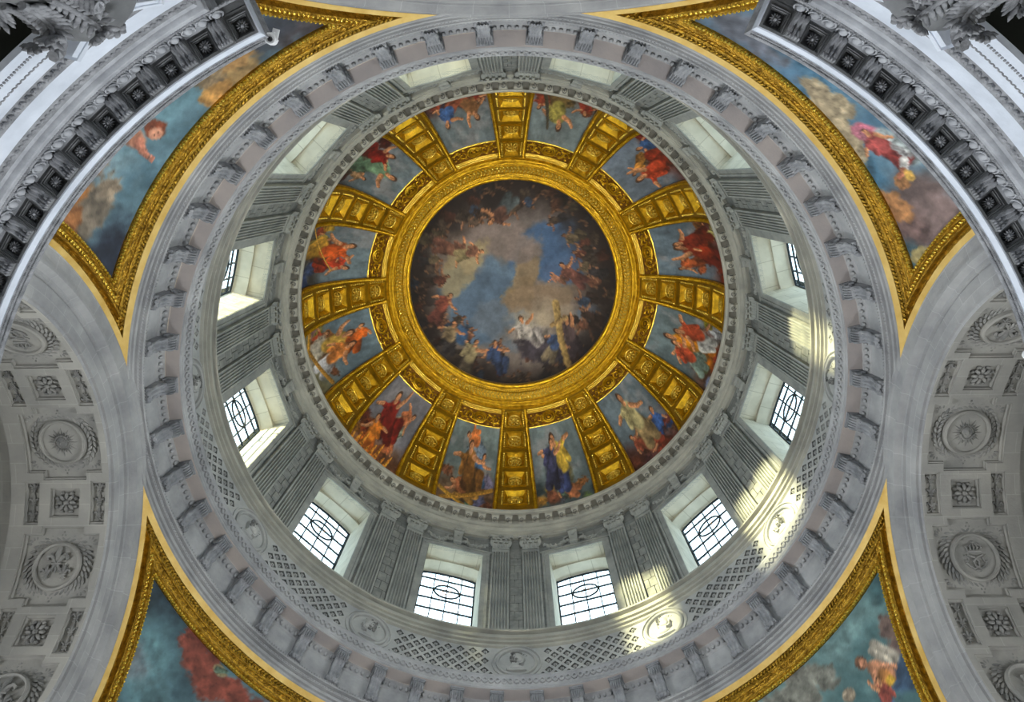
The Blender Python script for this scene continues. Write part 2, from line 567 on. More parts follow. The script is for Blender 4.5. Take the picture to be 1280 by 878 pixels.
rib_body, rib_coffer, rib_rosette = G(), [], []
fb = [-7.0]
for p, h in reversed(COFF):
    fb += [p - h, p + h]
fb += [43.4]
for i in range(len(fb) - 1):
    sub = np.linspace(fb[i], fb[i + 1], 5)
    hole = i % 2 == 1
    for a, b in ((-1, -CW), (-CW, CW), (CW, 1)):
        if hole and a == -CW:
            continue
        P = []
        for p in sub:
            A = -hw(p) if a == -1 else a
            B = hw(p) if b == 1 else b
            P.append([dome_pt(p, A + (B - A) * t, RIB_IN) for t in np.linspace(0, 1, 4)])
        rib_body.grid(P)
for sgn in (-1, 1):                                                             # rib flanks
    rib_body.grid([[dome_pt(p, sgn * hw(p), RIB_IN), dome_pt(p, sgn * hw(p), 0.12)] for p in np.linspace(-7, 43.4, 24)])
rib_body.grid([[dome_pt(43.4, a, RIB_IN), dome_pt(43.4, a, 0.12)] for a in np.linspace(-hw(43.4), hw(43.4), 5)])
rib_anchor = dome_pt(0, 0, RIB_IN)
for p, h in COFF:
    c = G()
    surf_tray(c, lambda u, v, o: dome_pt(v, u, o), -CW, CW, p - h, p + h, 0.2,
              [(0, RIB_IN), (0.0, RIB_IN - 0.09), (0.11, RIB_IN - 0.09), (0.16, RIB_IN + 0.0), (0.30, RIB_IN + 0.12), (0.34, RIB_IN + 0.2)])
    rib_coffer.append(c)
    r = G()
    o = np.array(dome_pt(p, 0, RIB_IN + 0.18))
    Nn = np.array([-math.cos(rad(p)), 0, -math.sin(rad(p))])
    U = np.array([0, 1.0, 0])
    V = np.cross(Nn, U)
    rr = min(0.38, 0.55 * h / 3.3 * 0.75)
    rosette(r, o, U, V, Nn, rr, 8, 0.13)
    r.tube([o + (math.cos(a) * U + math.sin(a) * V) * rr * 1.18 + Nn * 0.05 for a in np.linspace(0, 2 * math.pi, 14, endpoint=False)], 0.05, 5, closed=True)
    for sa in (-1, 1):                                                          # pearls along the coffer edges
        for t in np.linspace(-0.85, 0.85, 7):
            r.ell(dome_pt(p + t * h, sa * (CW + 0.35), RIB_IN - 0.02), (0.055, 0.075, 0.055), None, 5, 3)
    rib_rosette.append(r)
rib_rope = []
for sgn in (-1, 1):
    r = G()
    ph = np.linspace(-6.5, 43.2, 150)
    pts = [dome_pt(p, sgn * (hw(p) - 0.55), RIB_IN - 0.03) for p in ph]
    r.tube(pts, 0.085 + 0.05 * np.sin(np.arange(150) * 2 * math.pi / 3.0), 6)
    pts = [dome_pt(p, sgn * (hw(p) - 0.05), RIB_IN - 0.0) for p in np.linspace(-6.5, 43.2, 40)]
    r.tube(pts, 0.06, 5)
    rib_rope.append(r)
m_body = rib_body.mesh('rib_body', 'gold_field', rib_anchor)
m_coff = [c.mesh('coffer', 'gold', rib_anchor) for c in rib_coffer]
m_ros = [c.mesh('rosette', 'gold_bright', rib_anchor) for c in rib_rosette]
m_rope = [c.mesh('rope_moulding', 'gold', rib_anchor) for c in rib_rope]
for k in range(12):
    az = -90 + 30 * k
    t = thing('gilded_rib', "gilded coffered vault rib running to the %s o'clock side of the oculus ring" % hour(az), 'vault rib',
              polar(rib_anchor[0], az, rib_anchor[2]), az, 'gilded ribs of the dome')
    put('rib_body', m_body, t)
    for i in range(5):
        c = put('coffer', m_coff[i], t)
        put('rosette', m_ros[i], c)
    for i in range(2):
        put('rope_moulding', m_rope[i], t)

# ------------------------------------------------------------------ twelve painted panels between the ribs
PANELS = {   # hour after which the panel lies: (sky, ground tone, list of figures, label words)
    0: ((122, 136, 140), (120, 70, 48), [(0.15, 0.42, 0.62, 0.3, (150, 140, 70), (120, 96, 54)), (-0.55, 0.22, 0.42, 0.5, (140, 52, 36), None), (0.62, 0.30, 0.40, -0.4, (150, 64, 42), None)], 'olive robed figure swinging a dark blade'),
    1: ((116, 130, 146), (110, 44, 30), [(-0.25, 0.40, 0.62, 0.2, (176, 66, 36), (150, 52, 30)), (0.45, 0.22, 0.42, -0.3, (58, 92, 140), (44, 70, 120)), (0.1, 0.62, 0.3, 0.7, (204, 140, 60), None)], 'orange-red figures beside a blue drapery'),
    2: ((104, 122, 136), (96, 34, 22), [(-0.1, 0.34, 0.66, -0.3, (150, 52, 26), (110, 34, 20)), (0.35, 0.45, 0.5, 0.4, (128, 44, 26), None), (-0.5, 0.55, 0.36, 0.6, (168, 84, 44), None), (0.55, 0.12, 0.34, 0, (170, 160, 96), None)], 'dense group of dark red robed figures'),
    3: ((108, 126, 132), (112, 70, 48), [(0.0, 0.45, 0.60, 0.1, (206, 130, 26), (190, 110, 20)), (-0.4, 0.42, 0.5, -0.3, (176, 74, 44), (120, 140, 130)), (0.42, 0.40, 0.56, 0.3, (168, 70, 40), (190, 190, 186)), (0.65, 0.18, 0.4, 0.2, (186, 188, 192), None)], 'bright orange cloth and white drapery'),
    4: ((108, 124, 134), (104, 50, 40), [(-0.05, 0.52, 0.62, 0.1, (176, 166, 120), (150, 128, 90)), (0.42, 0.30, 0.42, -0.5, (60, 92, 150), (52, 80, 140)), (-0.3, 0.25, 0.40, 0.8, (150, 78, 56), (128, 70, 56)), (0.3, 0.10, 0.36, 1.2, (150, 64, 44), None)], 'beige robed figure above blue cloth'),
    5: ((120, 136, 140), (70, 84, 86), [(0.1, 0.50, 0.62, 0.25, (196, 164, 62), (70, 82, 130)), (-0.3, 0.52, 0.5, -0.2, (64, 66, 96), None), (0.05, 0.20, 0.42, 1.0, (112, 136, 110), (176, 110, 72))], 'kneeling figure in a yellow mantle by water'),
    6: ((120, 136, 136), (122, 84, 54), [(0.0, 0.42, 0.60, 0.2, (128, 86, 38), (110, 74, 34)), (0.3, 0.45, 0.4, -0.4, (66, 100, 140), None), (0.1, 0.80, 0.40, 1.3, (190, 110, 56), (130, 150, 170)), (-0.1, 0.18, 0.45, 1.1, (186, 112, 72), (176, 130, 60))], 'brown robed kneeling figure and flying winged child'),
    7: ((126, 126, 134), (150, 92, 56), [(-0.1, 0.52, 0.60, 0.5, (126, 34, 26), (112, 30, 22)), (0.3, 0.62, 0.4, -0.9, (178, 106, 66), (140, 150, 130)), (-0.3, 0.22, 0.5, 0.3, (206, 120, 40), (196, 100, 36)), (0.3, 0.2, 0.4, -0.4, (186, 108, 66), None)], 'dark red mantle above orange flames'),
    8: ((104, 124, 136), (120, 110, 70), [(-0.25, 0.36, 0.62, 0.0, (186, 150, 66), (196, 188, 170)), (0.2, 0.38, 0.56, 0.2, (196, 120, 56), (206, 206, 210)), (0.0, 0.76, 0.40, 1.1, (206, 100, 34), None), (-0.5, 0.2, 0.4, 0.4, (176, 76, 40), None)], 'pale yellow figures under an orange winged child'),
    9: ((112, 130, 140), (84, 80, 72), [(-0.05, 0.42, 0.62, 0.3, (196, 86, 34), (186, 140, 50)), (0.3, 0.50, 0.46, -0.5, (176, 62, 36), None), (-0.4, 0.26, 0.36, 0.3, (150, 130, 60), None), (0.05, 0.5, 0.3, 0.1, (66, 86, 140), None)], 'orange and yellow figure holding a thin staff'),
    10: ((118, 134, 142), (74, 68, 66), [(0.05, 0.46, 0.60, 0.1, (110, 142, 112), (90, 120, 96)), (-0.3, 0.34, 0.52, 0.5, (124, 30, 22), (104, 24, 18)), (0.45, 0.3, 0.36, -0.4, (140, 110, 80), None)], 'green robe over a dark red mantle'),
    11: ((118, 132, 138), (104, 48, 36), [(-0.25, 0.35, 0.56, 0.5, (130, 90, 56), (140, 62, 44)), (0.3, 0.40, 0.50, -0.6, (66, 98, 150), (150, 80, 54)), (-0.6, 0.16, 0.4, 0.2, (126, 40, 30), None), (0.5, 0.2, 0.4, 0.4, (150, 66, 44), None)], 'reddish figures with a patch of blue cloth'),
}
PHI0, PHI1, PHI2 = -6.5, 36.4, 42.0
def pan_az(phi, s, ins=0.0):
    h = 15 - hw(phi) - ins
    return s * h
panel_anchor = dome_pt(0, 0, 0.0)
NPX, NPY = 84, 104
scroll, pan_frame = G(), G()
scroll_base = G()
scroll_base.grid([[dome_pt(p, pan_az(p, s), 0.02) for s in np.linspace(-1, 1, 11)] for p in np.linspace(PHI1, PHI2 + 1, 5)])
pc = (PHI1 + PHI2) / 2
def on(a, p, off):
    return dome_pt(p, a, off)
scroll.tube([on(2.6 * math.cos(t), pc + 1.9 * math.sin(t), -0.05) for t in np.linspace(0, 2 * math.pi, 20, endpoint=False)], 0.10, 5, closed=True)
scroll.tube([on(1.6 * math.cos(t), pc + 1.1 * math.sin(t), -0.05) for t in np.linspace(0, 2 * math.pi, 16, endpoint=False)], 0.06, 5, closed=True)
scroll.ell(on(0, pc, -0.05), (0.12, 0.14, 0.14))
for sg in (-1, 1):
    for k in range(2):
        c = sg * (4.3 + 2.6 * k)
        d = 1 if k == 0 else -1
        sp = [on(c + sg * (1.5 - 0.09 * i) * math.cos(i * 0.5 * d), pc + (1.7 - 0.1 * i) * math.sin(i * 0.5 * d), -0.03) for i in range(14)]
        scroll.tube(sp, np.linspace(0.085, 0.04, 14), 5)
        for t in range(5):
            a = t * 1.25
            scroll.ell(on(c + 1.7 * math.cos(a), pc + 1.9 * math.sin(a), -0.02), (0.08, 0.12, 0.12), None, 6, 4)
for off, r in ((0.0, 0.11), (-0.6, 0.06)):
    pan_frame.tube([dome_pt(PHI2 + 0.7 + off, a, -0.05) for a in np.linspace(-(15 - hw(42)), 15 - hw(42), 12)], r, 6)
pan_frame.tube([dome_pt(PHI1, a, -0.0) for a in np.linspace(-(15 - hw(36)), 15 - hw(36), 12)], 0.06, 5)
for a in np.linspace(-(14 - hw(42)), 14 - hw(42), 26):
    pan_frame.ell(dome_pt(PHI2 + 0.95, a, -0.17), (0.06, 0.09, 0.06), None, 5, 3)
m_sb = scroll_base.mesh('ornament_field', 'gold_scroll', panel_anchor)
m_sc = scroll.mesh('scroll_relief', 'gold', panel_anchor)
m_pf = pan_frame.mesh('panel_frame', 'gold_bright', panel_anchor)
for k in range(12):
    az = -75 + 30 * k
    sky, ground, figs, words = PANELS[k]
    u, v = np.meshgrid(np.linspace(-1, 1, NPX), np.linspace(0, 1, NPY))
    g = G()
    g.grid([[dome_pt(PHI0 + (PHI1 - PHI0) * vv, pan_az(PHI0 + (PHI1 - PHI0) * vv, -uu), 0.02) for uu in np.linspace(-1, 1, NPX)] for vv in np.linspace(0, 1, NPY)])
    HV = 2.1
    c = Canvas(u.ravel(), v.ravel() * HV, sky)
    c.seed = 50 * k
    c.clouds(1.3, tuple(x * 0.80 for x in sky), 0.52, 0.12, k * 7 + 1, 0.8)
    c.clouds(1.8, (150, 148, 150), 0.60, 0.10, k * 7 + 2, 0.6)
    gy = sm(1.15, 0.35, c.y + 0.7 * (fbm(c.x * 1.6, c.y * 1.6, k + 90) - 0.5))
    c.mix(gy * 0.8, ground)
    c.mix(sm(0.5, 0.65, fbm(c.x * 2.6, c.y * 2.6, k * 7 + 3)) * gy * 0.7, tuple(x * 0.5 for x in ground))
    rp_ = random.Random(k + 40)
    allc = [f[4] for f in figs] + [f[5] for f in figs if f[5]]
    for j in range(9):                                     # heaps of drapery behind the figures
        cc = rp_.choice(allc)
        c.blob(rp_.uniform(-0.95, 0.95), rp_.uniform(0.0, 1.0), rp_.uniform(0.18, 0.38), rp_.uniform(0.12, 0.26), tuple(x * rp_.uniform(0.55, 0.9) for x in cc), 0.3, 0.5, rp_.uniform(-1, 1), 0.9, 0.4)
    for j, (fx, fy, fh, fa, rb, rb2) in enumerate(sorted(figs, key=lambda f: -f[1] if f[2] < 0.5 else 9)):
        ff = 1 if (k + j) % 2 else -1
        big = fh > 0.55
        yy = fy * HV * 0.9 + 0.26
        c.blob(fx, yy - 0.15, fh * 0.55, fh * 0.7, tuple(x * 0.45 for x in rb), 0.5, 0.5, fa, 0.8, 0.4)
        c.blob(fx + 0.2 * ff, yy - 0.25, fh * 0.34, fh * 0.5, tuple(x * 0.9 for x in (rb2 or rb)), 0.3, 0.5, fa + 0.6, 0.95, 0.45)
        c.figure(fx, yy, fh * 2.2, fa, rb, rb2, arm=(-0.6 + 0.6 * ((k * 3 + j) % 3), 2.7 + 0.5 * ((k + j) % 3)), flip=ff, seated=(k + j) % 3 == 0)
    if k == 0:
        c.cap(0.3, 1.75, 0.72, 0.45, 0.04, 0.07, (70, 64, 50))
    if k in (6, 8):
        c.cap(-0.8, 0.2, 0.9, 0.7, 0.06, 0.06, (176, 128, 50))
        c.cap(-0.9, 0.5, 0.1, 0.08, 0.06, 0.06, (186, 140, 50))
    if k == 9:
        c.cap(-0.9, 0.45, 0.6, 1.25, 0.018, 0.018, (206, 160, 70))
    if k == 7:
        for j in range(8):
            c.cap(-0.9 + 0.2 * j, 0.0, -0.85 + 0.22 * j, 0.4 + 0.16 * (j % 3), 0.10, 0.02, (220, 140, 50), fold=0.4)
    if k == 5:
        c.mix(sm(0.32, 0.1, c.y) * 0.9, (74, 86, 88))
    c.tone(6.0, 0.22, k + 300)
    t = thing('painted_panel', "vault panel between %s and %s o'clock ribs, %s" % (HOURS[k], HOURS[(k + 1) % 12], words), 'fresco',
              polar(panel_anchor[0], az, panel_anchor[2]), az, 'painted panels of the vault')
    obj('painting', g, 'fresco', t, panel_anchor, 60, c.lin(1.05), loc=(0, 0, 0))
    put('ornament_field', m_sb, t)
    put('scroll_relief', m_sc, t)
    put('panel_frame', m_pf, t)

# ------------------------------------------------------------------ gilded ring of the oculus
A_, B_ = np.array([8.80, 50.70]), np.array([7.43, 51.88])
dv = (B_ - A_) / np.linalg.norm(B_ - A_)
nv_ = np.array([-dv[1], dv[0]])
nv_ = nv_ if nv_[1] < 0 else -nv_
LR = np.linalg.norm(B_ - A_)
def rp(s_, h):
    q = A_ + dv * s_ + nv_ * h
    return (q[0], q[1])
def arc(s0, s1, h0, hgt, n=6):
    return [rp(s0 + (s1 - s0) * i / n, h0 + hgt * math.sin(math.pi * i / n)) for i in range(n + 1)]
ring = thing('oculus_ring', 'broad gilded moulded ring with leaf band framing the painted oculus', 'gilded ring', (0, 0, 50.7))
g = G()
g.revolve([(8.95, 50.6), rp(0, -0.05)] + arc(0.02, 0.16, 0.02, 0.06) + arc(0.20, 0.46, 0.03, 0.13) + arc(0.49, 0.56, 0.03, 0.05) + [rp(0.58, -0.05), rp(1.18, -0.05)]
          + arc(1.20, 1.30, 0.0, 0.06) + arc(1.33, 1.56, 0.02, 0.10) + arc(1.60, LR, 0.03, 0.04) + [(7.43, 52.1), (7.5, 52.5)], n=240)
obj('ring_moulding', g, 'gold', ring, (0, 0, 50.7))
g = G()
for k in range(200):
    a = 360.0 * k / 200
    for s_, h, dx, tw in ((0.75, 0.02, 0, 0.5), (1.02, 0.02, 0.9, -0.5)):
        R_, z_ = rp(s_, h)
        p = np.array(polar(R_, a + dx, z_))
        er = np.array(polar(1, a + dx))
        et = np.array([-er[1], er[0], 0])
        along = er * dv[0] + np.array([0, 0, dv[1]])
        nn = er * nv_[0] + np.array([0, 0, nv_[1]])
        d1 = along * math.cos(tw) + et * math.sin(tw)
        d2 = np.cross(nn, d1)
        g.ell(p, (0.17, 0.075, 0.075), [d1, d2, nn], 6, 3)
obj('leaf_band', g, 'gold_bright', ring, (0, 0, 50.7), kind='stuff')
g = G()
for k in range(300):
    a = 360.0 * k / 300
    g.ell(polar(*[rp(1.25, 0.09)[0], a], rp(1.25, 0.09)[1]), (0.05, 0.05, 0.05), None, 5, 3)
obj('pearl_string', g, 'gold_bright', ring, (0, 0, 50.7), kind='stuff')

# ------------------------------------------------------------------ painted upper dome seen through the oculus
NR, NT = 96, 300
g = G()
CAPR, CAPZ, CAPH = 10.6, 52.7, 4.6
P, XY = [], []
for i in range(NR + 1):
    q = i / NR
    row = []
    for j in range(NT):
        a = 2 * math.pi * j / NT
        row.append((CAPR * q * math.cos(a), CAPR * q * math.sin(a), CAPZ + CAPH * math.sqrt(max(0, 1 - q * q))))
        XY.append((CAPR * q * math.cos(a), CAPR * q * math.sin(a)))
    P.append(row)
g.grid(P, wrap_v=True)
XY = np.array(XY)
# picture coordinates of the painting: x right, y down, about 1 at the edge that shows
X, Y = XY[:, 0] / 8.05, (XY[:, 1] - 0.55) / 8.05
c = Canvas(X, -Y, (122, 114, 112))
rr = np.hypot(X, Y)
wn = (fbm(X * 3, Y * 3, 5) - 0.5)
def area(cx, cy, rx, ry, ang, col, alpha=1.0, soft=0.22, wob=0.75, fold=0.05):
    c.blob(cx, -cy, rx, ry, col, soft, wob, -ang, alpha, fold, 0.8)
c.clouds(1.6, (140, 124, 108), 0.5, 0.15, 11, 0.5)
area(-0.20, 0.05, 0.42, 0.36, 0.0, (98, 122, 146))
area(-0.30, 0.28, 0.40, 0.34, 0.5, (94, 118, 144))
area(-0.08, 0.42, 0.36, 0.22, 0.2, (112, 126, 142), 0.8)
area(-0.62, -0.05, 0.14, 0.22, 0.6, (88, 108, 130))
area(0.40, -0.32, 0.34, 0.32, 0.3, (76, 106, 146))
area(0.52, -0.12, 0.26, 0.18, -0.3, (82, 108, 146), 0.9)
area(0.72, 0.30, 0.16, 0.10, -0.5, (112, 134, 160), 0.9)
area(0.10, -0.10, 0.15, 0.34, 0.35, (150, 128, 98), 0.9)
area(0.05, 0.14, 0.20, 0.10, -0.2, (156, 134, 98), 0.9)
area(-0.05, -0.42, 0.38, 0.18, 0.1, (140, 128, 124), 0.95)
area(0.30, 0.12, 0.34, 0.14, -0.3, (146, 126, 104), 0.85)
area(0.42, 0.32, 0.26, 0.18, 0.2, (160, 146, 128), 0.8)
area(-0.48, -0.18, 0.16, 0.34, 0.7, (176, 160, 120), 0.75)
area(0.20, 0.38, 0.28, 0.16, 0.0, (176, 162, 140), 0.85, 0.6)
area(0.14, 0.46, 0.16, 0.10, 0.0, (206, 198, 180), 0.9, 0.6)
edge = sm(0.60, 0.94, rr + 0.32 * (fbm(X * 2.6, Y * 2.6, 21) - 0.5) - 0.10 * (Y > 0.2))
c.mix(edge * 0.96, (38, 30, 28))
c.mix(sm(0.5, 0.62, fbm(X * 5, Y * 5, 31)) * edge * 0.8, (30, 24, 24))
c.c = np.where((rr > 0.62)[:, None], c.c, c.c)
r2 = random.Random(3)
cols = [(104, 62, 48), (84, 70, 60), (60, 76, 100), (116, 102, 78), (78, 58, 50), (122, 80, 60), (66, 62, 66), (104, 86, 72)]
for k in range(58):                                     # small figures that ring the sky, heads to the centre
    a = 2 * math.pi * k / 58 + r2.uniform(-0.05, 0.05)
    q = r2.choice([0.74, 0.82, 0.9, 0.97])
    if 2.6 > a > 0.5 and q < 0.75:
        q = 0.68
    fx, fy = q * math.cos(a), q * math.sin(a)
    up = math.atan2(-(-fy), -fx) - math.pi / 2          # body axis points inward (canvas y is up)
    cc = r2.choice(cols)
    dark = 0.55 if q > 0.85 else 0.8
    c.figure(fx, -fy, r2.uniform(0.17, 0.25), up + r2.uniform(-0.8, 0.8), tuple(x * dark for x in cc), tuple(x * dark * 0.8 for x in r2.choice(cols)),
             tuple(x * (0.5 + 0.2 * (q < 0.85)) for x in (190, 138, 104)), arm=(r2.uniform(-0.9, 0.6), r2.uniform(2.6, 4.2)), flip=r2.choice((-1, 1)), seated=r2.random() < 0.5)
# larger groups
c.blob(0.18, -0.52, 0.30, 0.12, (150, 142, 136), 0.4, 0.5)
c.blob(0.28, -0.66, 0.28, 0.14, (66, 60, 70), 0.4, 0.6)
c.figure(0.14, -0.50, 0.34, 0.5, (176, 170, 164), (156, 150, 148), arm=(0.3, 2.9), seated=True)
c.figure(-0.18, -0.74, 0.32, 0.1, (54, 74, 112), (50, 66, 100), arm=(-0.4, 3.6), seated=True)
c.figure(-0.44, -0.72, 0.34, -0.4, (150, 138, 104), (90, 80, 66), arm=(0.2, 2.4))
c.blob(-0.52, -0.50, 0.07, 0.10, (60, 92, 130), 0.25, 0.2)
c.figure(-0.62, -0.52, 0.30, -0.2, (140, 122, 92), (60, 56, 58), arm=(-0.5, 3.0))
c.figure(-0.70, -0.22, 0.30, -0.6, (124, 66, 52), (96, 54, 46), arm=(-0.5, 3.4))
c.figure(-0.58, 0.34, 0.34, -1.9, (116, 80, 64), (100, 66, 54), arm=(-0.3, 3.2))
c.figure(-0.42, 0.30, 0.26, -1.4, (126, 88, 70), (140, 128, 92), arm=(-0.3, 3.6))
c.figure(-0.10, 0.70, 0.34, 2.4, (92, 64, 54), (76, 86, 90), arm=(0.1, 3.4))
c.figure(0.58, 0.08, 0.30, 0.9, (112, 72, 62), (96, 60, 54), arm=(0.1, 3.3))
c.figure(0.44, 0.04, 0.16, 1.2, (170, 120, 96), None)
c.figure(0.56, -0.52, 0.36, 0.3, (78, 64, 66), (60, 50, 56))
c.figure(0.40, -0.62, 0.30, -0.5, (58, 76, 110), (122, 110, 88), arm=(-0.4, 3.5))
c.cap(0.42, -0.20, 0.47, -0.56, 0.035, 0.03, (176, 148, 92), 0.2)
c.cap(0.47, -0.56, 0.54, -0.80, 0.03, 0.03, (168, 140, 84), 0.2)
c.cap(0.38, -0.42, 0.52, -0.34, 0.022, 0.022, (170, 140, 90), 0.2)
c.cap(0.72, -0.40, 0.78, -0.54, 0.012, 0.012, (80, 56, 44))
c.blob(0.71, -0.39, 0.025, 0.018, (110, 76, 60), 0.2, 0.1)
c.tone(12.0, 0.18, 404)
obj('dome_painting', g, 'fresco', None, (0, 0, CAPZ), 60, c.lin(0.9), label='round painting of clouds, blue sky and many small figures inside the oculus ring', category='fresco')

# ------------------------------------------------------------------ cornice that carries the vault (96 scroll brackets)
g = G()
g.revolve([(12.72, 37.72), (12.44, 37.72), (12.44, 37.98), (12.36, 38.00), (12.36, 38.28), (12.30, 38.30), (12.24, 38.42), (12.24, 38.52), (12.50, 38.56),
           (12.50, 38.98), (12.40, 39.02), (12.32, 39.14), (12.32, 39.24), (12.46, 39.26), (12.46, 39.82), (12.44, 39.84)], n=240, st=True)
g.revolve([(12.01, 39.84), (11.99, 39.70), (11.99, 39.98), (11.95, 40.0), (11.92, 40.12), (11.92, 40.24), (12.6, 40.34)], n=240)
cor = obj('trim_1', g, 'cornice_stone', kind='structure', smooth=30)
g = G()
g.revolve([(12.47, 39.83), (12.0, 39.83)], n=192)
obj('cornice_soffit', g, 'cornice_shade_stone', cor)
b = G()
out = [(12.46, 39.82), (12.02, 39.82), (12.02, 39.60), (12.04, 39.48), (12.11, 39.40), (12.20, 39.40), (12.28, 39.46), (12.35, 39.42), (12.46, 39.30)]
b.prism(out, lambda x, z: (x, -0.20, z), lambda x, z: (x, 0.20, z))
b.prism([(12.40, 39.72), (12.0, 39.72), (12.0, 39.64), (12.40, 39.64)], lambda x, z: (x, -0.25, z), lambda x, z: (x, 0.25, z))
e = G()
e.tube([(12.16 + (0.15 - 0.011 * i) * math.cos(i * 0.7), (0.15 - 0.011 * i) * math.sin(i * 0.7), 39.42) for i in range(12)], 0.035, 4)
e.ell((12.16, 0, 39.41), (0.04, 0.04, 0.04), None, 6, 4)
for sg in (-1, 1):
    e.tube([(12.16 + (0.13 - 0.01 * i) * math.cos(i * 0.7), sg * 0.205, 39.54 + (0.13 - 0.01 * i) * math.sin(i * 0.7)) for i in range(12)], 0.03, 4, side=(0, 1, 0))
mb = b.mesh('scroll_bracket', 'cornice_stone', (12.2, 0, 39.6))
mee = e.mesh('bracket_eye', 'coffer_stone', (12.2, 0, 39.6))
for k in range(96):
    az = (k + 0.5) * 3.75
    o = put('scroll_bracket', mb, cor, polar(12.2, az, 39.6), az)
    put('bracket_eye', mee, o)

# ------------------------------------------------------------------ drum wall
HA = math.degrees(math.asin(WIN_HALF / WALL_R))
g = G()
for k in range(12):
    c0 = 30 * k
    g.revolve([(WALL_R, 28.0), (WALL_R, 37.8)], c0 - 15 + HA, c0 + 15 - HA, 10, st=True)
    g.revolve([(WALL_R, Z_HEAD), (WALL_R, 37.8)], c0 + 15 - HA, c0 + 15 + HA, 8, st=True)
    g.revolve([(WALL_R, 27.5), (WALL_R, Z_SILL)], c0 + 15 - HA, c0 + 15 + HA, 8)
    g.revolve([(14.72, 24.0), (14.72, 40.0)], c0 - 15 + 6.1, c0 + 15 - 6.1, 6)                # outer face of the masonry
    g.revolve([(14.72, Z_HEAD + 1.9), (14.72, 40.0)], c0 + 15 - 6.1, c0 + 15 + 6.1, 4)
    g.revolve([(14.72, 24.0), (14.72, Z_SILL)], c0 + 15 - 6.1, c0 + 15 + 6.1, 4)
g.revolve([(12.2, 24.6), (14.72, 24.0), (14.72, 20.9)], n=96)
drum = obj('wall_drum', g, 'drum_stone', kind='structure')

# pilasters: fluted shaft, capital
PW_ = 0.95
sh = G()
ys, xs = [], []
nfl = 6
edge_ = 0.06
fw = (PW_ - 2 * edge_) / nfl
prof = [(-PW_ / 2, WALL_R + 0.02), (-PW_ / 2, PIL_R)]
for i in range(nfl):
    a = -PW_ / 2 + edge_ + i * fw
    prof += [(a + fw * 0.16, PIL_R), (a + fw * 0.2, PIL_R + 0.08), (a + fw * 0.5, PIL_R + 0.13), (a + fw * 0.8, PIL_R + 0.08), (a + fw * 0.84, PIL_R)]
prof += [(PW_ / 2, PIL_R), (PW_ / 2, WALL_R + 0.02)]
sh.grid([[(x, y, z) for y, x in prof] for z in (28.3, 35.95)])
sh.box(PIL_R, WALL_R, -PW_ / 2, PW_ / 2, 35.95, 36.22)
sh.grid([[(PIL_R - 0.035 * math.sin(t), y * (1 + 0.03 * math.sin(t)), 36.22 + 0.16 * i / 5) for y in (-PW_ / 2, -PW_ / 4, 0, PW_ / 4, PW_ / 2)] for i, t in enumerate(np.linspace(0, math.pi, 6))])
for y in np.linspace(-0.42, 0.42, 12):
    sh.ell((PIL_R - 0.03, y, 36.20), (0.04, 0.032, 0.05), None, 5, 3)
cap = G()
cap.prism([(-0.44, 36.38), (0.44, 36.38), (0.50, 37.2), (0.56, 37.5), (-0.56, 37.5), (-0.50, 37.2)], lambda y, z: (12.42 - 0.04 * (z - 36.38), y, z), lambda y, z: (12.6, y, z))
ab = [(-0.66, 12.62), (-0.66, 12.26), (-0.5, 12.28), (0, 12.34), (0.5, 12.28), (0.66, 12.26), (0.66, 12.62)]
cap.prism(ab, lambda y, x: (x, y, 37.56), lambda y, x: (x, y, 37.74))
cap.prism([(y * 0.94, x + 0.02) for y, x in ab], lambda y, x: (x, y, 37.48), lambda y, x: (x, y, 37.56))
def leaf_strip(g, y0, z0, h, wd, out, lean=0.0):
    """curling acanthus leaf on a capital, built of a ridged strip"""
    P = []
    for t in np.linspace(0, 1, 7):
        x = 12.40 - out * (t ** 2.2) - 0.02
        z = z0 + h * (t if t < 0.85 else 0.85 - (t - 0.85) * 0.9)
        ww = wd * (0.75 + 0.45 * math.sin(math.pi * min(1, t * 1.02))) * (1 - 0.55 * max(0, t - 0.75) / 0.25)
        P.append([(x + 0.035 * abs(math.sin(s * 3.2)), y0 + lean * t + s * ww, z) for s in np.linspace(-1, 1, 7)])
    g.grid(P)
    g.ell((12.40 - out - 0.02, y0 + lean, z0 + h * 0.76), (0.045, wd * 0.75, 0.06), None, 6, 4)
for y in (-0.3, 0, 0.3):
    leaf_strip(cap, y, 36.36, 0.46, 0.15, 0.20)
for y in (-0.44, -0.15, 0.15, 0.44):
    leaf_strip(cap, y, 36.62, 0.55, 0.14, 0.24)
for sg in (-1, 1):
    cc = np.array([12.20, sg * 0.53, 37.30])
    cap.tube([cc + np.array([0.012 * i, math.cos(i * 0.55) * (0.17 - 0.011 * i) * sg, math.sin(i * 0.55) * (0.17 - 0.011 * i)]) for i in range(13)], np.linspace(0.06, 0.04, 13), 5)
    cap.tube([(12.36, sg * 0.1, 36.95), (12.32, sg * 0.28, 37.22), (12.27, sg * 0.45, 37.45)], 0.05, 5)
rosette(cap, (12.3, 0, 37.58), (0, 1, 0), (0, 0, 1), (-1, 0, 0), 0.15, 6, 0.08)
pa = (PIL_R, 0, 28.3)
m_sh = sh.mesh('pilaster', 'pilaster_stone', pa, 30)
m_cap = cap.mesh('capital', 'pilaster_stone', pa, 45)
for k in range(12):
    for d in (-3.8, 3.8):
        az = 30 * k + d
        o = put('pilaster', m_sh, drum, polar(PIL_R, az, 28.3), az)
        put('capital', m_cap, o)

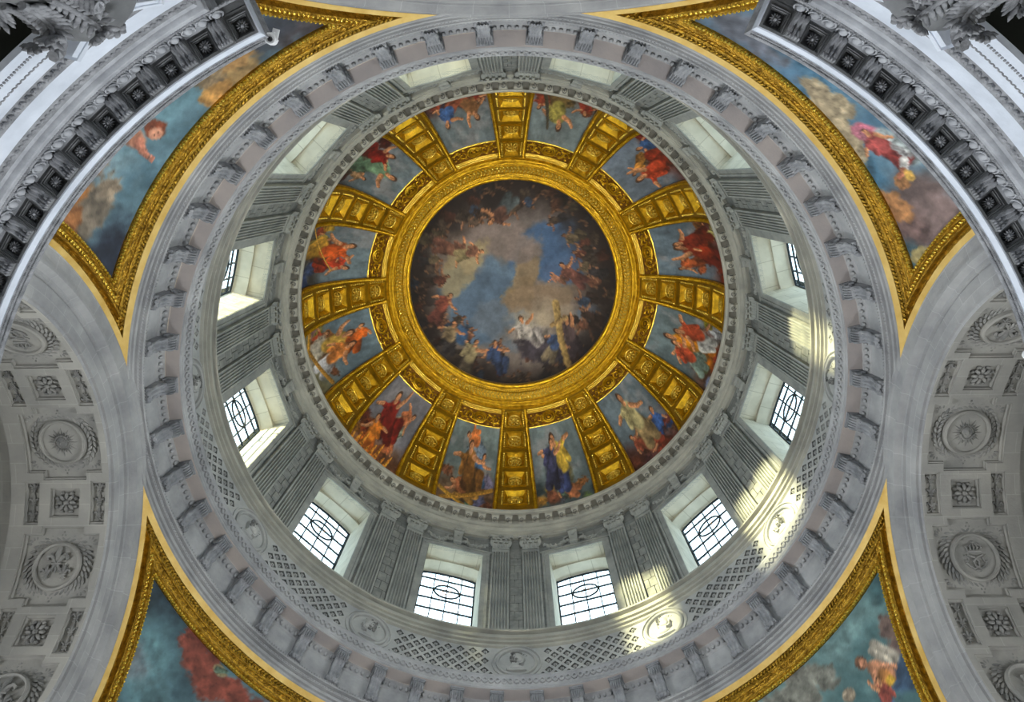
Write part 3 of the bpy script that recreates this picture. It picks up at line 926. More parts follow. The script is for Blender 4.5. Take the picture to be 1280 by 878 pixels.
# stone courses between the pilasters of each pair
blk = []
for wv, off in ((0.08, 0.0), (-0.1, 0.0)):
    q = G()
    q.box(12.50, 12.62, -0.30, wv - 0.03, 0.0, 0.665)
    q.box(12.50, 12.62, wv, 0.30, 0.0, 0.665)
    blk.append(q.mesh('stone_block', 'block_stone', (12.54, 0, 0)))
for k in range(12):
    for i in range(11):
        put('stone_block', blk[i % 2], drum, polar(12.54, 30 * k, 28.5 + 0.7 * i), 30 * k)

# ------------------------------------------------------------------ twelve drum windows
ROWS_Z = [28.5, 30.45, 31.4, 32.3, 33.2, 34.1, 35.0]
COLS_Y = [-1.46, -0.73, 0.0, 0.73, 1.46]
def arch_top(y):
    return 35.32 + 0.30 * math.sqrt(max(0.0, 1 - (y / 1.62) ** 2))
wa = (WIN_X, 0, Z_SILL)
rev = G()
def sheet(pts, s0=0.0):
    P = np.array(pts, float)
    flat = np.ptp(P[..., 2]) < 0.8
    st = np.stack([P[..., 1] + 0.65 if flat else P[..., 0], P[..., 0] - 12.4 if flat else P[..., 2], np.zeros(P.shape[:2])], -1)
    rev.grid(P, st=st)
xw = math.sqrt(WALL_R ** 2 - WIN_HALF ** 2)
for sg in (-1, 1):
    sheet([[(x, sg * WIN_HALF, z) for z in (Z_SILL, 31, 33.5, Z_HEAD)] for x in (xw, 13.3)])
    sheet([[(x, sg * WIN_HALF, z) for z in (Z_SILL, 31, 33.5, Z_HEAD)] for x in (13.3, 14.12)])
sheet([[(x, y, Z_HEAD) for y in np.linspace(-WIN_HALF, WIN_HALF, 7)] for x in (xw - 0.02, 12.62, 13.3)])
sheet([[(13.3, y, z) for y in np.linspace(-WIN_HALF, WIN_HALF, 9)] for z in (Z_HEAD,)] + [[(13.3, y, arch_top(y) + 0.08) for y in np.linspace(-WIN_HALF, WIN_HALF, 9)]])
sheet([[(x, y, arch_top(y) + 0.08) for y in np.linspace(-WIN_HALF, WIN_HALF, 9)] for x in (13.3, 14.12)])
sheet([[(x, y, Z_SILL) for y in np.linspace(-WIN_HALF, WIN_HALF, 5)] for x in (xw, 14.74)])
m_rev = rev.mesh('window_reveal', 'reveal_glow_stone', wa, 30)
fr = G()
for sg in (-1, 1):
    for y0, y1, x0 in ((1.50, 1.74, 12.46), (1.74, 1.86, 12.40)):
        fr.box(x0 - 0.0, 12.66, min(sg * y0, sg * y1), max(sg * y0, sg * y1), 28.3, 35.98 if y0 < 1.6 else 36.0)
fr.box(12.44, 12.7, -1.78, 1.78, Z_HEAD, 36.0)
fr.box(12.36, 12.7, -1.95, 1.95, 36.0, 36.10)
fr.box(12.42, 12.7, -1.90, 1.90, 36.10, 36.18)
m_fr = fr.mesh('window_surround', 'pilaster_stone', wa, 30)
def pane_mesh(w, h, top=None):
    q = G()
    q.box(WIN_X, WIN_X + 0.02, -w / 2, w / 2, -h / 2, h / 2)
    return q.mesh('pane', 'window_glass', (WIN_X, 0, 0), 0)
panes = {}
bars = G()
for y in COLS_Y:
    bars.box(WIN_X - 0.05, WIN_X + 0.05, y - 0.026, y + 0.026, ROWS_Z[0], arch_top(y))
for z in ROWS_Z:
    bars.box(WIN_X - 0.045, WIN_X + 0.045, -1.46, 1.46, z - 0.022, z + 0.022)
bars.tube([(WIN_X, y, arch_top(y)) for y in np.linspace(-1.49, 1.49, 11)], 0.06, 5)
bars.tube([(WIN_X, sg * 1.46, z) for sg, z in ((-1, 28.4), (-1, 35.5))], 0.05, 5)
bars.tube([(WIN_X, 1.46, z) for z in (28.4, 35.5)], 0.05, 5)
m_bar = bars.mesh('lead_bars', 'lead', wa)
ov = G()
ov.tube([(WIN_X - 0.03, 0.68 * math.cos(t), 33.98 + 0.56 * math.sin(t)) for t in np.linspace(0, 2 * math.pi, 24, endpoint=False)], 0.05, 5, closed=True, side=(1, 0, 0))
m_ov = ov.mesh('oval_lead', 'lead', wa)
og = G()
for t in np.linspace(0, 2 * math.pi, 5, endpoint=False):
    og.ell((WIN_X - 0.03, 0.2 * math.cos(t), 33.95 + 0.2 * math.sin(t)), (0.012, 0.05, 0.06), None, 5, 3)
og.box(WIN_X - 0.04, WIN_X - 0.02, -0.025, 0.025, 33.7, 33.9)
m_og = og.mesh('emblem', 'emblem_glass', wa)
ks = G()
ks.prism([(-0.20, 36.15), (0.20, 36.15), (0.27, 37.5), (-0.27, 37.5)], lambda y, z: (12.34 - 0.04 * (z - 36.1), y, z), lambda y, z: (12.6, y, z))
ks.box(12.2, 12.6, -0.31, 0.31, 37.5, 37.62)
for z, r in ((37.3, 0.12), (36.35, 0.09)):
    ks.tube([(12.32, y, z) for y in (-0.24, 0.24)], r, 8)
leaf_strip(ks, 0, 36.4, 0.8, 0.13, 0.10)
m_ks = ks.mesh('keystone', 'pilaster_stone', wa)
def garland(sg):
    q = G()
    r3 = random.Random(5)
    n = 22
    for i in range(n):
        t = i / (n - 1)
        y = sg * (0.35 + 1.35 * t)
        z = 36.95 - 0.52 * math.sin(math.pi * (0.12 + 0.8 * t)) + 0.1
        for j in range(2):
            a = r3.uniform(0, 6)
            q.ell((12.50 + r3.uniform(-0.05, 0.03), y + 0.07 * math.cos(a), z + 0.09 * math.sin(a)), (0.11, r3.uniform(0.07, 0.12), r3.uniform(0.06, 0.10)), None, 6, 4)
    q.tube([(12.52, sg * 0.3, 37.35), (12.5, sg * 0.55, 37.2), (12.52, sg * 0.6, 36.85)], 0.05, 5)
    return q.mesh('garland', 'pilaster_stone', wa)
m_ga = [garland(1), garland(-1)]
for k in range(12):
    az = -75 + 30 * k
    t = put('window_%d' % (k + 1), None, None, polar(WIN_X, az, Z_SILL), az, kind='structure',
            label="tall leaded drum window between the %s and %s o'clock pilaster pairs" % (HOURS[k], HOURS[(k + 1) % 12]), category='window')
    put('window_reveal', m_rev, t)
    put('window_surround', m_fr, t)
    put('lead_bars', m_bar, t)
    o = put('oval_lead', m_ov, t)
    put('emblem', m_og, o)
    put('keystone', m_ks, t)
    for i in range(2):
        put('garland', m_ga[i], t)
    zz = ROWS_Z + [35.42]
    for i in range(len(ROWS_Z)):
        for j in range(4):
            if i == 0 and False:
                continue
            z0, z1 = (zz[i], zz[i + 1])
            if i == 6:
                z1 = min(arch_top(COLS_Y[j]), arch_top(COLS_Y[j + 1])) + 0.06
            key = round(z1 - z0, 2)
            if key not in panes:
                panes[key] = pane_mesh(0.73, z1 - z0)
            if i == 0 and j in (1, 2, 3):
                continue
            if i == 0:
                key = 'low'
                if key not in panes:
                    panes[key] = pane_mesh(2.92, z1 - z0)
                put('pane', panes[key], t, (0, 0, (z0 + z1) / 2 - Z_SILL))
                continue
            put('pane', panes[key], t, (0, (COLS_Y[j] + COLS_Y[j + 1]) / 2, (z0 + z1) / 2 - Z_SILL))

# ------------------------------------------------------------------ base moulding of the drum
g = G()
g.revolve([(12.75, 28.62), (12.30, 28.58), (12.02, 28.50), (11.97, 28.42), (11.97, 28.32), (12.20, 28.29), (12.20, 28.16), (12.05, 28.12), (12.01, 28.04), (12.01, 27.86), (12.12, 27.84), (12.12, 27.76), (12.07, 27.72), (12.07, 27.64),
           (12.18, 27.62), (12.18, 27.54), (12.14, 27.52), (12.15, 27.46), (12.30, 27.40)], n=240, st=True)
obj('trim_2', g, 'cornice_stone', kind='structure', smooth=30)

# ------------------------------------------------------------------ frieze: diagonal lattice with sunk flowers
FR_R, FZ0, FDZ, FDA = 12.25, 25.06, 0.30, 1.25
MED_Z = 26.48
g = G()
cof = []
HOLE = 0.68
def fr_pt(a, z, off=0.0):
    return polar(FR_R + off, a, z)
for kc in range(288):
    a = kc * FDA
    da = ((a + 15) % 30) - 15
    for m in range(0, 10):
        if (kc + m) % 2:
            continue
        z = FZ0 + FDZ * m
        d = math.hypot(rad(da) * FR_R, z - MED_Z)
        D = [(a + FDA, z), (a, z + FDZ), (a - FDA, z), (a, z - FDZ)]
        if 1 <= m <= 7 and d > 1.16 and 25.3 < z < 27.35:
            H = [(a + FDA * HOLE, z), (a, z + FDZ * HOLE), (a - FDA * HOLE, z), (a, z - FDZ * HOLE)]
            v = [fr_pt(*q) for q in D] + [fr_pt(*q) for q in H]
            g.add(v, [(i, (i + 1) % 4, 4 + (i + 1) % 4, 4 + i) for i in range(4)])
            cof.append((a % 360, z))
        else:
            g.add([fr_pt(*q) for q in D], [(0, 1, 2, 3)])
fz = obj('wall_frieze', g, 'frieze_stone', kind='structure', smooth=20)
q = G()
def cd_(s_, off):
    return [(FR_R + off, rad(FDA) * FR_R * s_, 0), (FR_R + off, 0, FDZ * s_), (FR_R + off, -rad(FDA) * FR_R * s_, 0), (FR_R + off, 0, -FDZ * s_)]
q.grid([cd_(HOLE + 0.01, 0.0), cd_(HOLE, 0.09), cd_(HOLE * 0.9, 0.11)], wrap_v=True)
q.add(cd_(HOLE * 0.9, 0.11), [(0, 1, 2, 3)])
fl = G()
for t in range(4):
    an = math.pi / 4 + t * math.pi / 2
    fl.ell((FR_R + 0.05, 0.06 * math.cos(an), 0.06 * math.sin(an)), (0.06, 0.045, 0.045), None, 5, 3)
fl.ell((FR_R + 0.01, 0, 0), (0.05, 0.035, 0.035), None, 5, 3)
m_fl = fl.mesh('flower', 'frieze_stone', (FR_R, 0, 0), 20)
m_fc = q.mesh('flower_coffer', 'coffer_stone', (FR_R, 0, 0), 20)  # darker than its flower, shade of the recess put into the colour
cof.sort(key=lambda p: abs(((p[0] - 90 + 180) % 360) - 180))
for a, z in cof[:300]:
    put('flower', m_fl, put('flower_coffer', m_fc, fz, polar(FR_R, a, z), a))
rest = G()
for a, z in cof[300:]:
    Mx = rotz(a)
    Mx[2, 3] = z
    rest.join(q, Mx)
    rest.join(fl, Mx)
obj('flower_coffer_rest', rest, 'frieze_stone', fz, smooth=20, kind='stuff')

# ------------------------------------------------------------------ twelve portrait medallions of the frieze
ma = (FR_R, 0, MED_Z)
def spin(prof, n=32):
    """profile of (radius, thickness) turned about the radial axis of the wall"""
    q = G()
    q.grid([[(FR_R - h, r * math.cos(t), MED_Z + r * math.sin(t)) for r, h in prof] for t in np.linspace(0, 2 * math.pi, n, endpoint=False)], wrap_u=True)
    return q
disc = spin([(1.06, -0.02), (1.05, 0.09), (0.99, 0.10), (0.97, 0.03), (0.89, 0.02), (0.87, 0.11), (0.81, 0.15), (0.76, 0.11), (0.74, -0.02), (0.0, -0.02)])
m_disc = disc.mesh('medallion_disc', 'frieze_stone', ma, 40)
def head(sign, style):
    q = G()
    prof = [(0.0, 0.43), (-0.14, 0.40), (-0.21, 0.30), (-0.22, 0.2), (-0.30, 0.08), (-0.24, 0.05), (-0.26, -0.01), (-0.22, -0.04), (-0.24, -0.12), (-0.16, -0.17), (-0.08, -0.16), (-0.06, -0.30),
            (-0.30, -0.44), (-0.34, -0.56), (0.34, -0.56), (0.36, -0.42), (0.20, -0.30), (0.16, -0.10), (0.22, 0.05), (0.25, 0.2), (0.20, 0.34), (0.1, 0.42)]
    prof = [(sign * a * 1.25, b * 1.18) for a, b in prof]
    q.prism(prof, lambda y, z: (FR_R + 0.02, y, MED_Z + z), lambda y, z: (FR_R - 0.16, y * 0.93, MED_Z + z * 0.95))
    q.ell((FR_R - 0.15, sign * -0.02, MED_Z + 0.15), (0.13, 0.23, 0.28), None, 8, 6)
    q.ell((FR_R - 0.15, sign * -0.10, MED_Z + 0.02), (0.11, 0.16, 0.18), None, 8, 6)
    q.ell((FR_R - 0.12, sign * 0.02, MED_Z - 0.47), (0.13, 0.30, 0.10), None, 8, 5)
    h = G()
    r4 = random.Random(style)
    for i in range(26):
        a, b = r4.uniform(-0.05, 0.24), r4.uniform(-0.16 if style % 2 else 0.05, 0.42)
        h.ell((FR_R - 0.19, sign * a, MED_Z + b), (0.09, 0.055, 0.05), None, 6, 4)
    if style % 3 == 0:
        for i in range(9):
            t = i / 8
            h.ell((FR_R - 0.24, sign * (-0.2 + 0.42 * t), MED_Z + 0.30 + 0.06 * math.sin(3 * t)), (0.05, 0.035, 0.06), None, 5, 3)
    return q.mesh('profile_head', 'frieze_stone', ma, 50), h.mesh('hair', 'coffer_stone', ma, 50)
heads = [head(1, 3), head(-1, 1), head(1, 4)]
fc = bpy.data.curves.new('lettering_source', 'FONT')
fc.body = 'ROI DE FRANCE'
fc.size = 0.17
fc.extrude = 0.0
fc.resolution_u = 2
fo = bpy.data.objects.new('lettering_source', fc)
COL.objects.link(fo)
bpy.context.view_layer.update()
tm = bpy.data.meshes.new_from_object(fo.evaluated_get(bpy.context.evaluated_depsgraph_get()))
tv = np.array([v.co[:] for v in tm.vertices])
tf = [tuple(p.vertices) for p in tm.polygons]
bpy.data.objects.remove(fo)
bpy.data.meshes.remove(tm)
RL = 0.55
th = math.pi * 0.62 - (tv[:, 0] / RL)
le = G()
le.add(np.stack([np.full(len(tv), FR_R - 0.01), -(RL + tv[:, 1]) * np.cos(th), MED_Z + (RL + tv[:, 1]) * np.sin(th)], -1), tf)
m_le = le.mesh('lettering', 'tribune_stone', ma, 0)
for k in range(12):
    az = -90 + 30 * k
    if k in (11, 0, 1):                                   # behind the cornice, out of sight
        continue
    hh = heads[k % 3] if az != 90 else heads[0]
    t = thing('portrait_medallion', "round stone portrait medallion on the frieze under the %s o'clock pilaster pair" % hour(az), 'medallion',
              polar(FR_R, az, MED_Z), az, 'portrait medallions of the frieze')
    put('medallion_disc', m_disc, t)
    o = put('profile_head', hh[0], t)
    put('hair', hh[1], o)
    put('lettering', m_le, t)

# ------------------------------------------------------------------ great cornice with 48 consoles
g = G()
g.revolve([(12.4, 24.9), (11.6, 24.55), (11.24, 24.44), (11.23, 24.34), (11.26, 24.30), (11.34, 23.92), (11.36, 23.90), (11.36, 23.82), (11.41, 23.78)], n=288)
g.revolve([(11.88, 23.76), (11.88, 23.70), (11.93, 23.58), (11.97, 23.40), (12.02, 23.36), (12.02, 22.36), (11.91, 22.34), (11.86, 22.28), (11.84, 22.20), (11.86, 22.15), (11.99, 22.13), (11.99, 22.08),
           (11.91, 22.06), (11.88, 22.00), (11.91, 21.95), (12.04, 21.93), (12.04, 21.89), (11.96, 21.87), (11.94, 21.82), (11.96, 21.74), (12.06, 21.72), (12.06, 21.69), (12.0, 21.68), (12.0, 21.60), (12.04, 21.57), (12.25, 21.50)], n=288, st=False)
gc = obj('trim_3', g, 'ring_stone', kind='structure', smooth=30)
g = G()
g.revolve([(11.40, 23.78), (11.90, 23.78)], n=192)
obj('cornice_soffit', g, 'soffit_stone', gc)
g = G()
for k in range(288):                                     # guilloche of the cornice edge
    a = 1.25 * k
    p = np.array(polar(11.295, a, 24.11))
    er = np.array(polar(1, a))
    et = np.array([-er[1], er[0], 0])
    upv = np.array([0, 0, 1.0]) * 0.98 - er * 0.2
    n_ = 8
    ro = [[p + (et * math.cos(t) * 0.105 + upv * math.sin(t) * 0.13) * s_ - er * h for s_, h in ((1.15, -0.01), (1.0, 0.05), (0.62, 0.05), (0.5, -0.01))] for t in np.linspace(0, 2 * math.pi, n_, endpoint=False)]
    g.grid(ro, wrap_u=True)
    p2 = np.array(polar(11.295, a + 0.625, 24.11))
    g.ell(p2 - er * 0.03, (0.05, 0.04, 0.05), None, 4, 3)
obj('guilloche', g, 'ring_stone', gc, kind='stuff')
g = G()
for k in range(336):                                     # egg and dart under the soffit
    a = 360.0 / 336 * k
    g.ell(polar(11.90, a, 23.53), (0.07, 0.075, 0.12), [polar(1, a), polar(1, a + 90), (0, 0, 1)], 6, 4)
for k in range(720):                                     # small beads of the lower mouldings
    a = 0.5 * k
    g.ell(polar(11.85, a, 22.24), (0.04, 0.035, 0.05), [polar(1, a), polar(1, a + 90), (0, 0, 1)], 4, 3)
    g.ell(polar(11.89, a + 0.25, 22.0), (0.035, 0.035, 0.04), [polar(1, a), polar(1, a + 90), (0, 0, 1)], 4, 3)
obj('egg_and_bead_moulding', g, 'ring_stone', gc, kind='stuff')
ca = (11.7, 0, 23.7)
con = G()
front = [(11.56, 23.66), (11.49, 23.60), (11.47, 23.48), (11.50, 23.36), (11.58, 23.27), (11.68, 23.22), (11.76, 23.12), (11.80, 22.95), (11.81, 22.75), (11.80, 22.58), (11.77, 22.50), (11.77, 22.40), (11.82, 22.33), (11.90, 22.31)]
con.prism(front + [(12.0, 22.31), (12.0, 23.66)], lambda x, z: (x, -0.20, z), lambda x, z: (x, 0.20, z))
for sg in (-1, 1):
    for (cx, cz, r) in ((11.655, 23.45, 0.19), (11.87, 22.44, 0.11)):
        con.tube([(cx + math.cos(i * 0.55) * r * (1 - 0.055 * i), sg * 0.215, cz + math.sin(i * 0.55) * r * (1 - 0.055 * i)) for i in range(15)], np.linspace(0.05, 0.03, 15), 5, side=(0, 1, 0))
        con.ell((cx, sg * 0.20, cz), (r * 0.3, 0.05, r * 0.3), None, 6, 4)
lf = G()
FP = np.array(front[5:13])
P = []
for i, (x, z) in enumerate(FP):
    t = i / (len(FP) - 1)
    ww = 0.20 * (0.70 + 0.30 * math.sin(math.pi * min(1, 0.2 + t * 0.8))) * (1 + 0.12 * math.cos(i * math.pi))
    P.append([(x - 0.03 - 0.055 * abs(math.cos(s_ * 4.2)) + 0.02 * abs(s_), s_ * ww, z - 0.05 * abs(s_) - 0.03 * (i % 2)) for s_ in np.linspace(-1, 1, 15)])
lf.grid(P)
for i in range(5):                                       # rolled cushion with ridges at the head of the scroll
    lf.ell((11.56, -0.17 + 0.085 * i, 23.44), (0.15, 0.042, 0.19), None, 9, 7)
for i in range(3):
    lf.ell((11.73, -0.11 + 0.11 * i, 23.13), (0.10, 0.05, 0.07), None, 6, 4)
lf.ell((11.80 - 0.04, 0, 22.42), (0.07, 0.17, 0.08), None, 8, 5)
pl = G()
pl.box(11.45, 12.0, -0.27, 0.27, 23.70, 23.775)
pl.box(11.48, 12.0, -0.24, 0.24, 23.65, 23.70)
m_con = con.mesh('console', 'console_stone', ca, 35)
m_lf = lf.mesh('acanthus_leaf', 'console_stone', ca, 60)
m_pl = pl.mesh('console_plate', 'console_stone', ca, 30)
for k in range(48):
    az = (k + 0.5) * 7.5
    o = put('console', m_con, gc, polar(11.7, az, 23.7), az)
    put('acanthus_leaf', m_lf, o)
    put('console_plate', m_pl, o)

# ------------------------------------------------------------------ four painted pendentives in gilded frames
BETA0 = math.acos(PW / PRHO)
PSI_R = math.acos((21.58 - PZ) / PRHO)
KR = 1.29
Z_LOW = 13.7
def sph(psi, az, h=0.0):
    r = PRHO - h
    return (r * math.sin(psi) * math.cos(az), r * math.sin(psi) * math.sin(az), PZ + r * math.cos(psi))
def arch_pt(d, t, h=0.0, swap=False):
    """point at distance d from the arch edge; t 0..1 from the mitre at the top to the foot"""
    be = BETA0 + d / PRHO
    c0 = min(1.0, math.cos(PSI_R + KR * d / PRHO) / math.sin(be))
    t0 = math.acos(c0)
    t1 = math.acos((Z_LOW - PZ) / (PRHO * math.sin(be)))
    th_ = t0 + (t1 - t0) * t
    r = PRHO - h
    p = (r * math.cos(be), r * math.sin(be) * math.sin(th_), PZ + r * math.sin(be) * math.cos(th_))
    return (p[1], p[0], p[2]) if swap else p
def ring_pt(d, t, h=0.0):
    """the same along the ring: t 0..1 from one mitre to the other"""
    ps = PSI_R + KR * d / PRHO
    a0 = math.acos(min(1.0, math.cos(BETA0 + d / PRHO) / math.sin(ps)))
    return sph(ps, a0 + (math.pi / 2 - 2 * a0) * t, h)
def frame_bits(prof, na=40, nr=56):
    q = G()
    for sw in (False, True):
        q.grid([[arch_pt(d, t, h, sw) for d, h in prof] for t in np.linspace(0, 1, na)])
    q.grid([[ring_pt(d, t, h) for d, h in prof] for t in np.linspace(0, 1, nr)])
    return q
pale = frame_bits([(-0.01, -0.1), (0.0, 0.04), (0.16, 0.04), (0.17, -0.02)])
mould = frame_bits([(0.165, 0.02), (0.18, -0.05), (0.27, -0.09), (0.31, -0.02), (0.32, 0.09), (0.355, 0.12), (0.39, 0.09), (0.40, 0.04), (0.51, 0.03), (0.525, 0.09), (0.55, 0.11), (0.58, 0.09), (0.60, 0.04), (0.68, 0.03), (0.69, -0.06)])
bead = G()
for sw in (False, True):
    n = 64
    for i in range(n):
        t = (i + 0.5) / n
        bead.ell(arch_pt(0.64, t, 0.06, sw), (0.05, 0.05, 0.05), None, 5, 4)
        bead.ell(arch_pt(0.455, t, 0.05, sw), (0.05, 0.07, 0.07), None, 5, 3)
for i in range(90):
    bead.ell(ring_pt(0.64, (i + 0.5) / 90, 0.06), (0.06, 0.06, 0.06), None, 5, 4)
lfb = G()
for i in range(96):
    t = (i + 0.5) / 96
    for d, tw in ((0.22, 0.6), (0.30, -0.6), (0.42, 0.5)):
        p = np.array(ring_pt(d, t, 0.03))
        p2 = np.array(ring_pt(d, t + 0.002, 0.03))
        e1 = (p2 - p) / np.linalg.norm(p2 - p)
        nn = np.array([0, 0, PZ]) - p
        nn = nn / np.linalg.norm(nn)
        e2 = np.cross(nn, e1)
        d1 = e1 * math.cos(tw) + e2 * math.sin(tw)
        lfb.ell(p, (0.085, 0.05, 0.06), [d1, np.cross(nn, d1), nn], 6, 3)
m_pale = pale.mesh('pale_gilt_fillet', 'gold_pale')
m_mld = mould.mesh('gilt_moulding', 'gold_frame')
m_bead = bead.mesh('bead_string', 'gold_bright')
m_lfb = lfb.mesh('leaf_ornament', 'gold_frame')
def pend_canvas(q):
    NU, NV = 150, 120
    P, XX, YY = [], [], []
    p0 = PSI_R + KR * 0.66 / PRHO
    p1 = math.acos((Z_LOW - PZ) / PRHO)
    cb = math.cos(BETA0 + 0.66 / PRHO)
    for i in range(NV):
        t = i / (NV - 1)
        ps = p0 + (p1 - p0) * (t ** 1.35)
        a0 = math.acos(min(1, cb / math.sin(ps)))
        row = []
        for j in range(NU):
            a = a0 + (math.pi / 2 - 2 * a0) * j / (NU - 1)
            p = sph(ps, a, -0.03)
            row.append(p)
            XX.append((a - math.pi / 4) * 12.6)
            YY.append(p[2])
        P.append(row)
    g = G()
    g.grid(P)
    X, Y = np.array(XX), np.array(YY)
    def ax(az):
        return rad(az - 45) * 12.6
    if q == 180:
        c = Canvas(X, Y, (70, 98, 110))
        c.seed = 900
        c.clouds(0.55, (110, 140, 150), 0.5, 0.14, 3, 0.8)
        c.blob(ax(36), 19.4, 1.4, 1.0, (136, 158, 164), 0.7, 0.6, 0.3, 0.8)
        c.blob(ax(47), 19.6, 2.2, 1.0, (104, 140, 148), 0.8, 0.5, 0, 0.7)
        c.blob(ax(25), 20.6, 1.5, 1.0, (42, 48, 62), 0.7, 0.5, 0, 0.95)
        c.blob(ax(30), 18.4, 3.0, 1.0, (84, 84, 88), 0.7, 0.5, 0, 0.8)
        c.blob(ax(66), 20.4, 2.6, 0.9, (60, 52, 54), 0.8, 0.6, 0, 0.95)
        c.blob(ax(60), 20.0, 1.3, 0.7, (56, 62, 72), 0.7, 0.6, 0, 0.8)
        for a, z, r, col in ((54.5, 20.4, 0.85, (150, 122, 78)), (51, 20.62, 0.55, (176, 130, 70)), (56, 20.15, 0.6, (160, 122, 74)), (52.5, 20.1, 0.5, (132, 112, 84)),
                             (31.8, 19.2, 0.55, (186, 120, 62)), (33.6, 19.75, 0.60, (140, 124, 104)), (30.5, 19.6, 0.75, (128, 116, 100)), (29.4, 19.1, 0.5, (170, 112, 66)), (37.5, 19.0, 0.6, (150, 118, 92)), (27, 21.0, 0.3, (110, 60, 52))):
            c.blob(ax(a), z, r, r * 0.75, col, 0.3, 0.5)
        sk = (186, 120, 96)
        c.cap(ax(41.6), 19.35, ax(41.0), 19.78, 0.30, 0.22, (172, 118, 92))
        c.cap(ax(41.0), 19.80, ax(40.2), 20.05, 0.14, 0.11, sk)
        c.cap(ax(40.2), 20.05, ax(39.7), 20.28, 0.10, 0.07, sk)
        for j in range(4):
            c.cap(ax(39.75), 20.26, ax(39.3 + 0.22 * j), 20.46, 0.035, 0.025, sk)
        c.blob(ax(43.3), 19.98, 0.31, 0.31, (128, 66, 42), 0.25, 0.45)
        c.blob(ax(42.8), 20.08, 0.20, 0.21, (206, 146, 116), 0.2, 0.1, 0, 1, 0.1)
        c.blob(ax(42.6), 20.06, 0.035, 0.025, (84, 48, 36), 0.3, 0.1)
        c.blob(ax(43.1), 20.10, 0.035, 0.025, (84, 48, 36), 0.3, 0.1)
        c.blob(ax(42.75), 20.18, 0.05, 0.022, (160, 70, 60), 0.3, 0.1)
    elif q == 270:
        c = Canvas(X, Y, (76, 108, 130))
        c.seed = 950
        c.clouds(0.6, (110, 138, 152), 0.52, 0.12, 8, 0.7)
        c.blob(ax(30), 20.3, 1.8, 0.8, (108, 108, 116), 0.6, 0.6, 0, 0.9)
        c.blob(ax(36), 19.8, 1.6, 0.6, (66, 110, 138), 0.6, 0.5, 0, 0.9)
        c.blob(ax(54), 20.9, 1.3, 0.6, (66, 104, 126), 0.5, 0.4, 0, 0.9)
        c.blob(ax(60.5), 19.7, 1.5, 1.3, (118, 100, 96), 0.5, 0.4, 0, 1)
        c.blob(ax(62), 20.5, 0.9, 0.6, (100, 80, 76), 0.5, 0.4, 0, 1)
        c.blob(ax(66), 20.75, 0.6, 0.5, (70, 100, 110), 0.5, 0.4, 0, 0.9)
        c.blob(ax(65.8), 20.45, 0.30, 0.36, (182, 164, 110), 0.2, 0.4)
        for a, z, r in ((40.5, 20.45, 0.42), (42.5, 20.62, 0.5), (45, 20.72, 0.5), (47.5, 20.72, 0.5), (50, 20.85, 0.4), (43.5, 20.25, 0.4)):
            c.blob(ax(a), z, r * 1.3, r * 0.75, (162, 146, 118), 0.3, 0.5)
        for a, z, r in ((58, 20.7, 0.40), (57.2, 20.95, 0.35), (59.2, 20.55, 0.4), (55.6, 20.15, 0.25)):
            c.blob(ax(a), z, r, r * 0.9, (176, 124, 78), 0.3, 0.5)
        c.cap(ax(47.4), 20.3, ax(49.4), 20.05, 0.22, 0.34, (168, 96, 108))
        c.cap(ax(46.8), 20.45, ax(47.6), 20.2, 0.06, 0.16, (170, 100, 116))
        c.cap(ax(49.5), 19.9, ax(52.4), 19.5, 0.30, 0.36, (150, 160, 160), fold=0.4)
        c.cap(ax(49.8), 20.2, ax(52.8), 19.75, 0.26, 0.22, (150, 62, 58), fold=0.45)
        c.figure(ax(50.6), 20.02, 1.35, 1.15, (152, 70, 66), (146, 56, 52), arm=(-1.2, 3.4), flip=-1, hair=(84, 54, 40))
        c.blob(ax(47.9), 20.42, 0.26, 0.14, (172, 108, 120), 0.3, 0.5, -0.4)
        c.blob(ax(51.6), 19.65, 0.34, 0.2, (172, 178, 176), 0.3, 0.5, -0.4, 0.9, 0.4)
        c.cap(ax(53.0), 19.75, ax(54.2), 19.92, 0.13, 0.10, (200, 196, 190))
        c.cap(ax(54.2), 19.92, ax(54.9), 20.15, 0.09, 0.06, (180, 112, 84))
        c.blob(ax(55), 19.85, 0.2, 0.15, (214, 170, 84), 0.3, 0.3)
    elif q == 90:
        c = Canvas(X, Y, (62, 86, 94))
        c.seed = 970
        c.clouds(0.5, (94, 126, 134), 0.5, 0.14, 18, 0.8)
        c.blob(ax(66), 20.7, 1.4, 0.9, (46, 62, 70), 0.7, 0.4, 0, 0.95)
        c.blob(ax(59), 19.5, 1.3, 0.9, (104, 142, 148), 0.7, 0.5, 0.4, 0.9)
        c.blob(ax(62), 18.9, 1.2, 0.6, (122, 120, 124), 0.6, 0.5, 0, 0.9)
        c.blob(ax(54), 18.6, 2.2, 0.8, (96, 132, 138), 0.7, 0.5, 0, 0.8)
        for a, z, r in ((56.6, 20.75, 0.34), (55.2, 20.55, 0.50), (53.4, 20.30, 0.55), (52.0, 20.6, 0.42), (50, 20.1, 0.55), (47, 20.35, 0.60), (44, 20.2, 0.6), (40, 20.3, 0.7), (57.2, 20.5, 0.25), (36, 20.3, 0.8), (31, 20.2, 0.7)):
            c.blob(ax(a), z, r * 1.1, r * 0.8, (128, 66, 52), 0.28, 0.5)
        c.blob(ax(50.2), 20.62, 0.30, 0.16, (146, 132, 96), 0.2, 0.3)
        c.cap(ax(49.2), 20.72, ax(50.6), 20.58, 0.05, 0.10, (90, 110, 92))
        c.figure(ax(40), 18.6, 1.9, 0.2, (150, 96, 60), (70, 90, 120))
    else:
        c = Canvas(X, Y, (74, 106, 108))
        c.seed = 990
        c.clouds(0.5, (112, 142, 140), 0.53, 0.12, 28, 0.8)
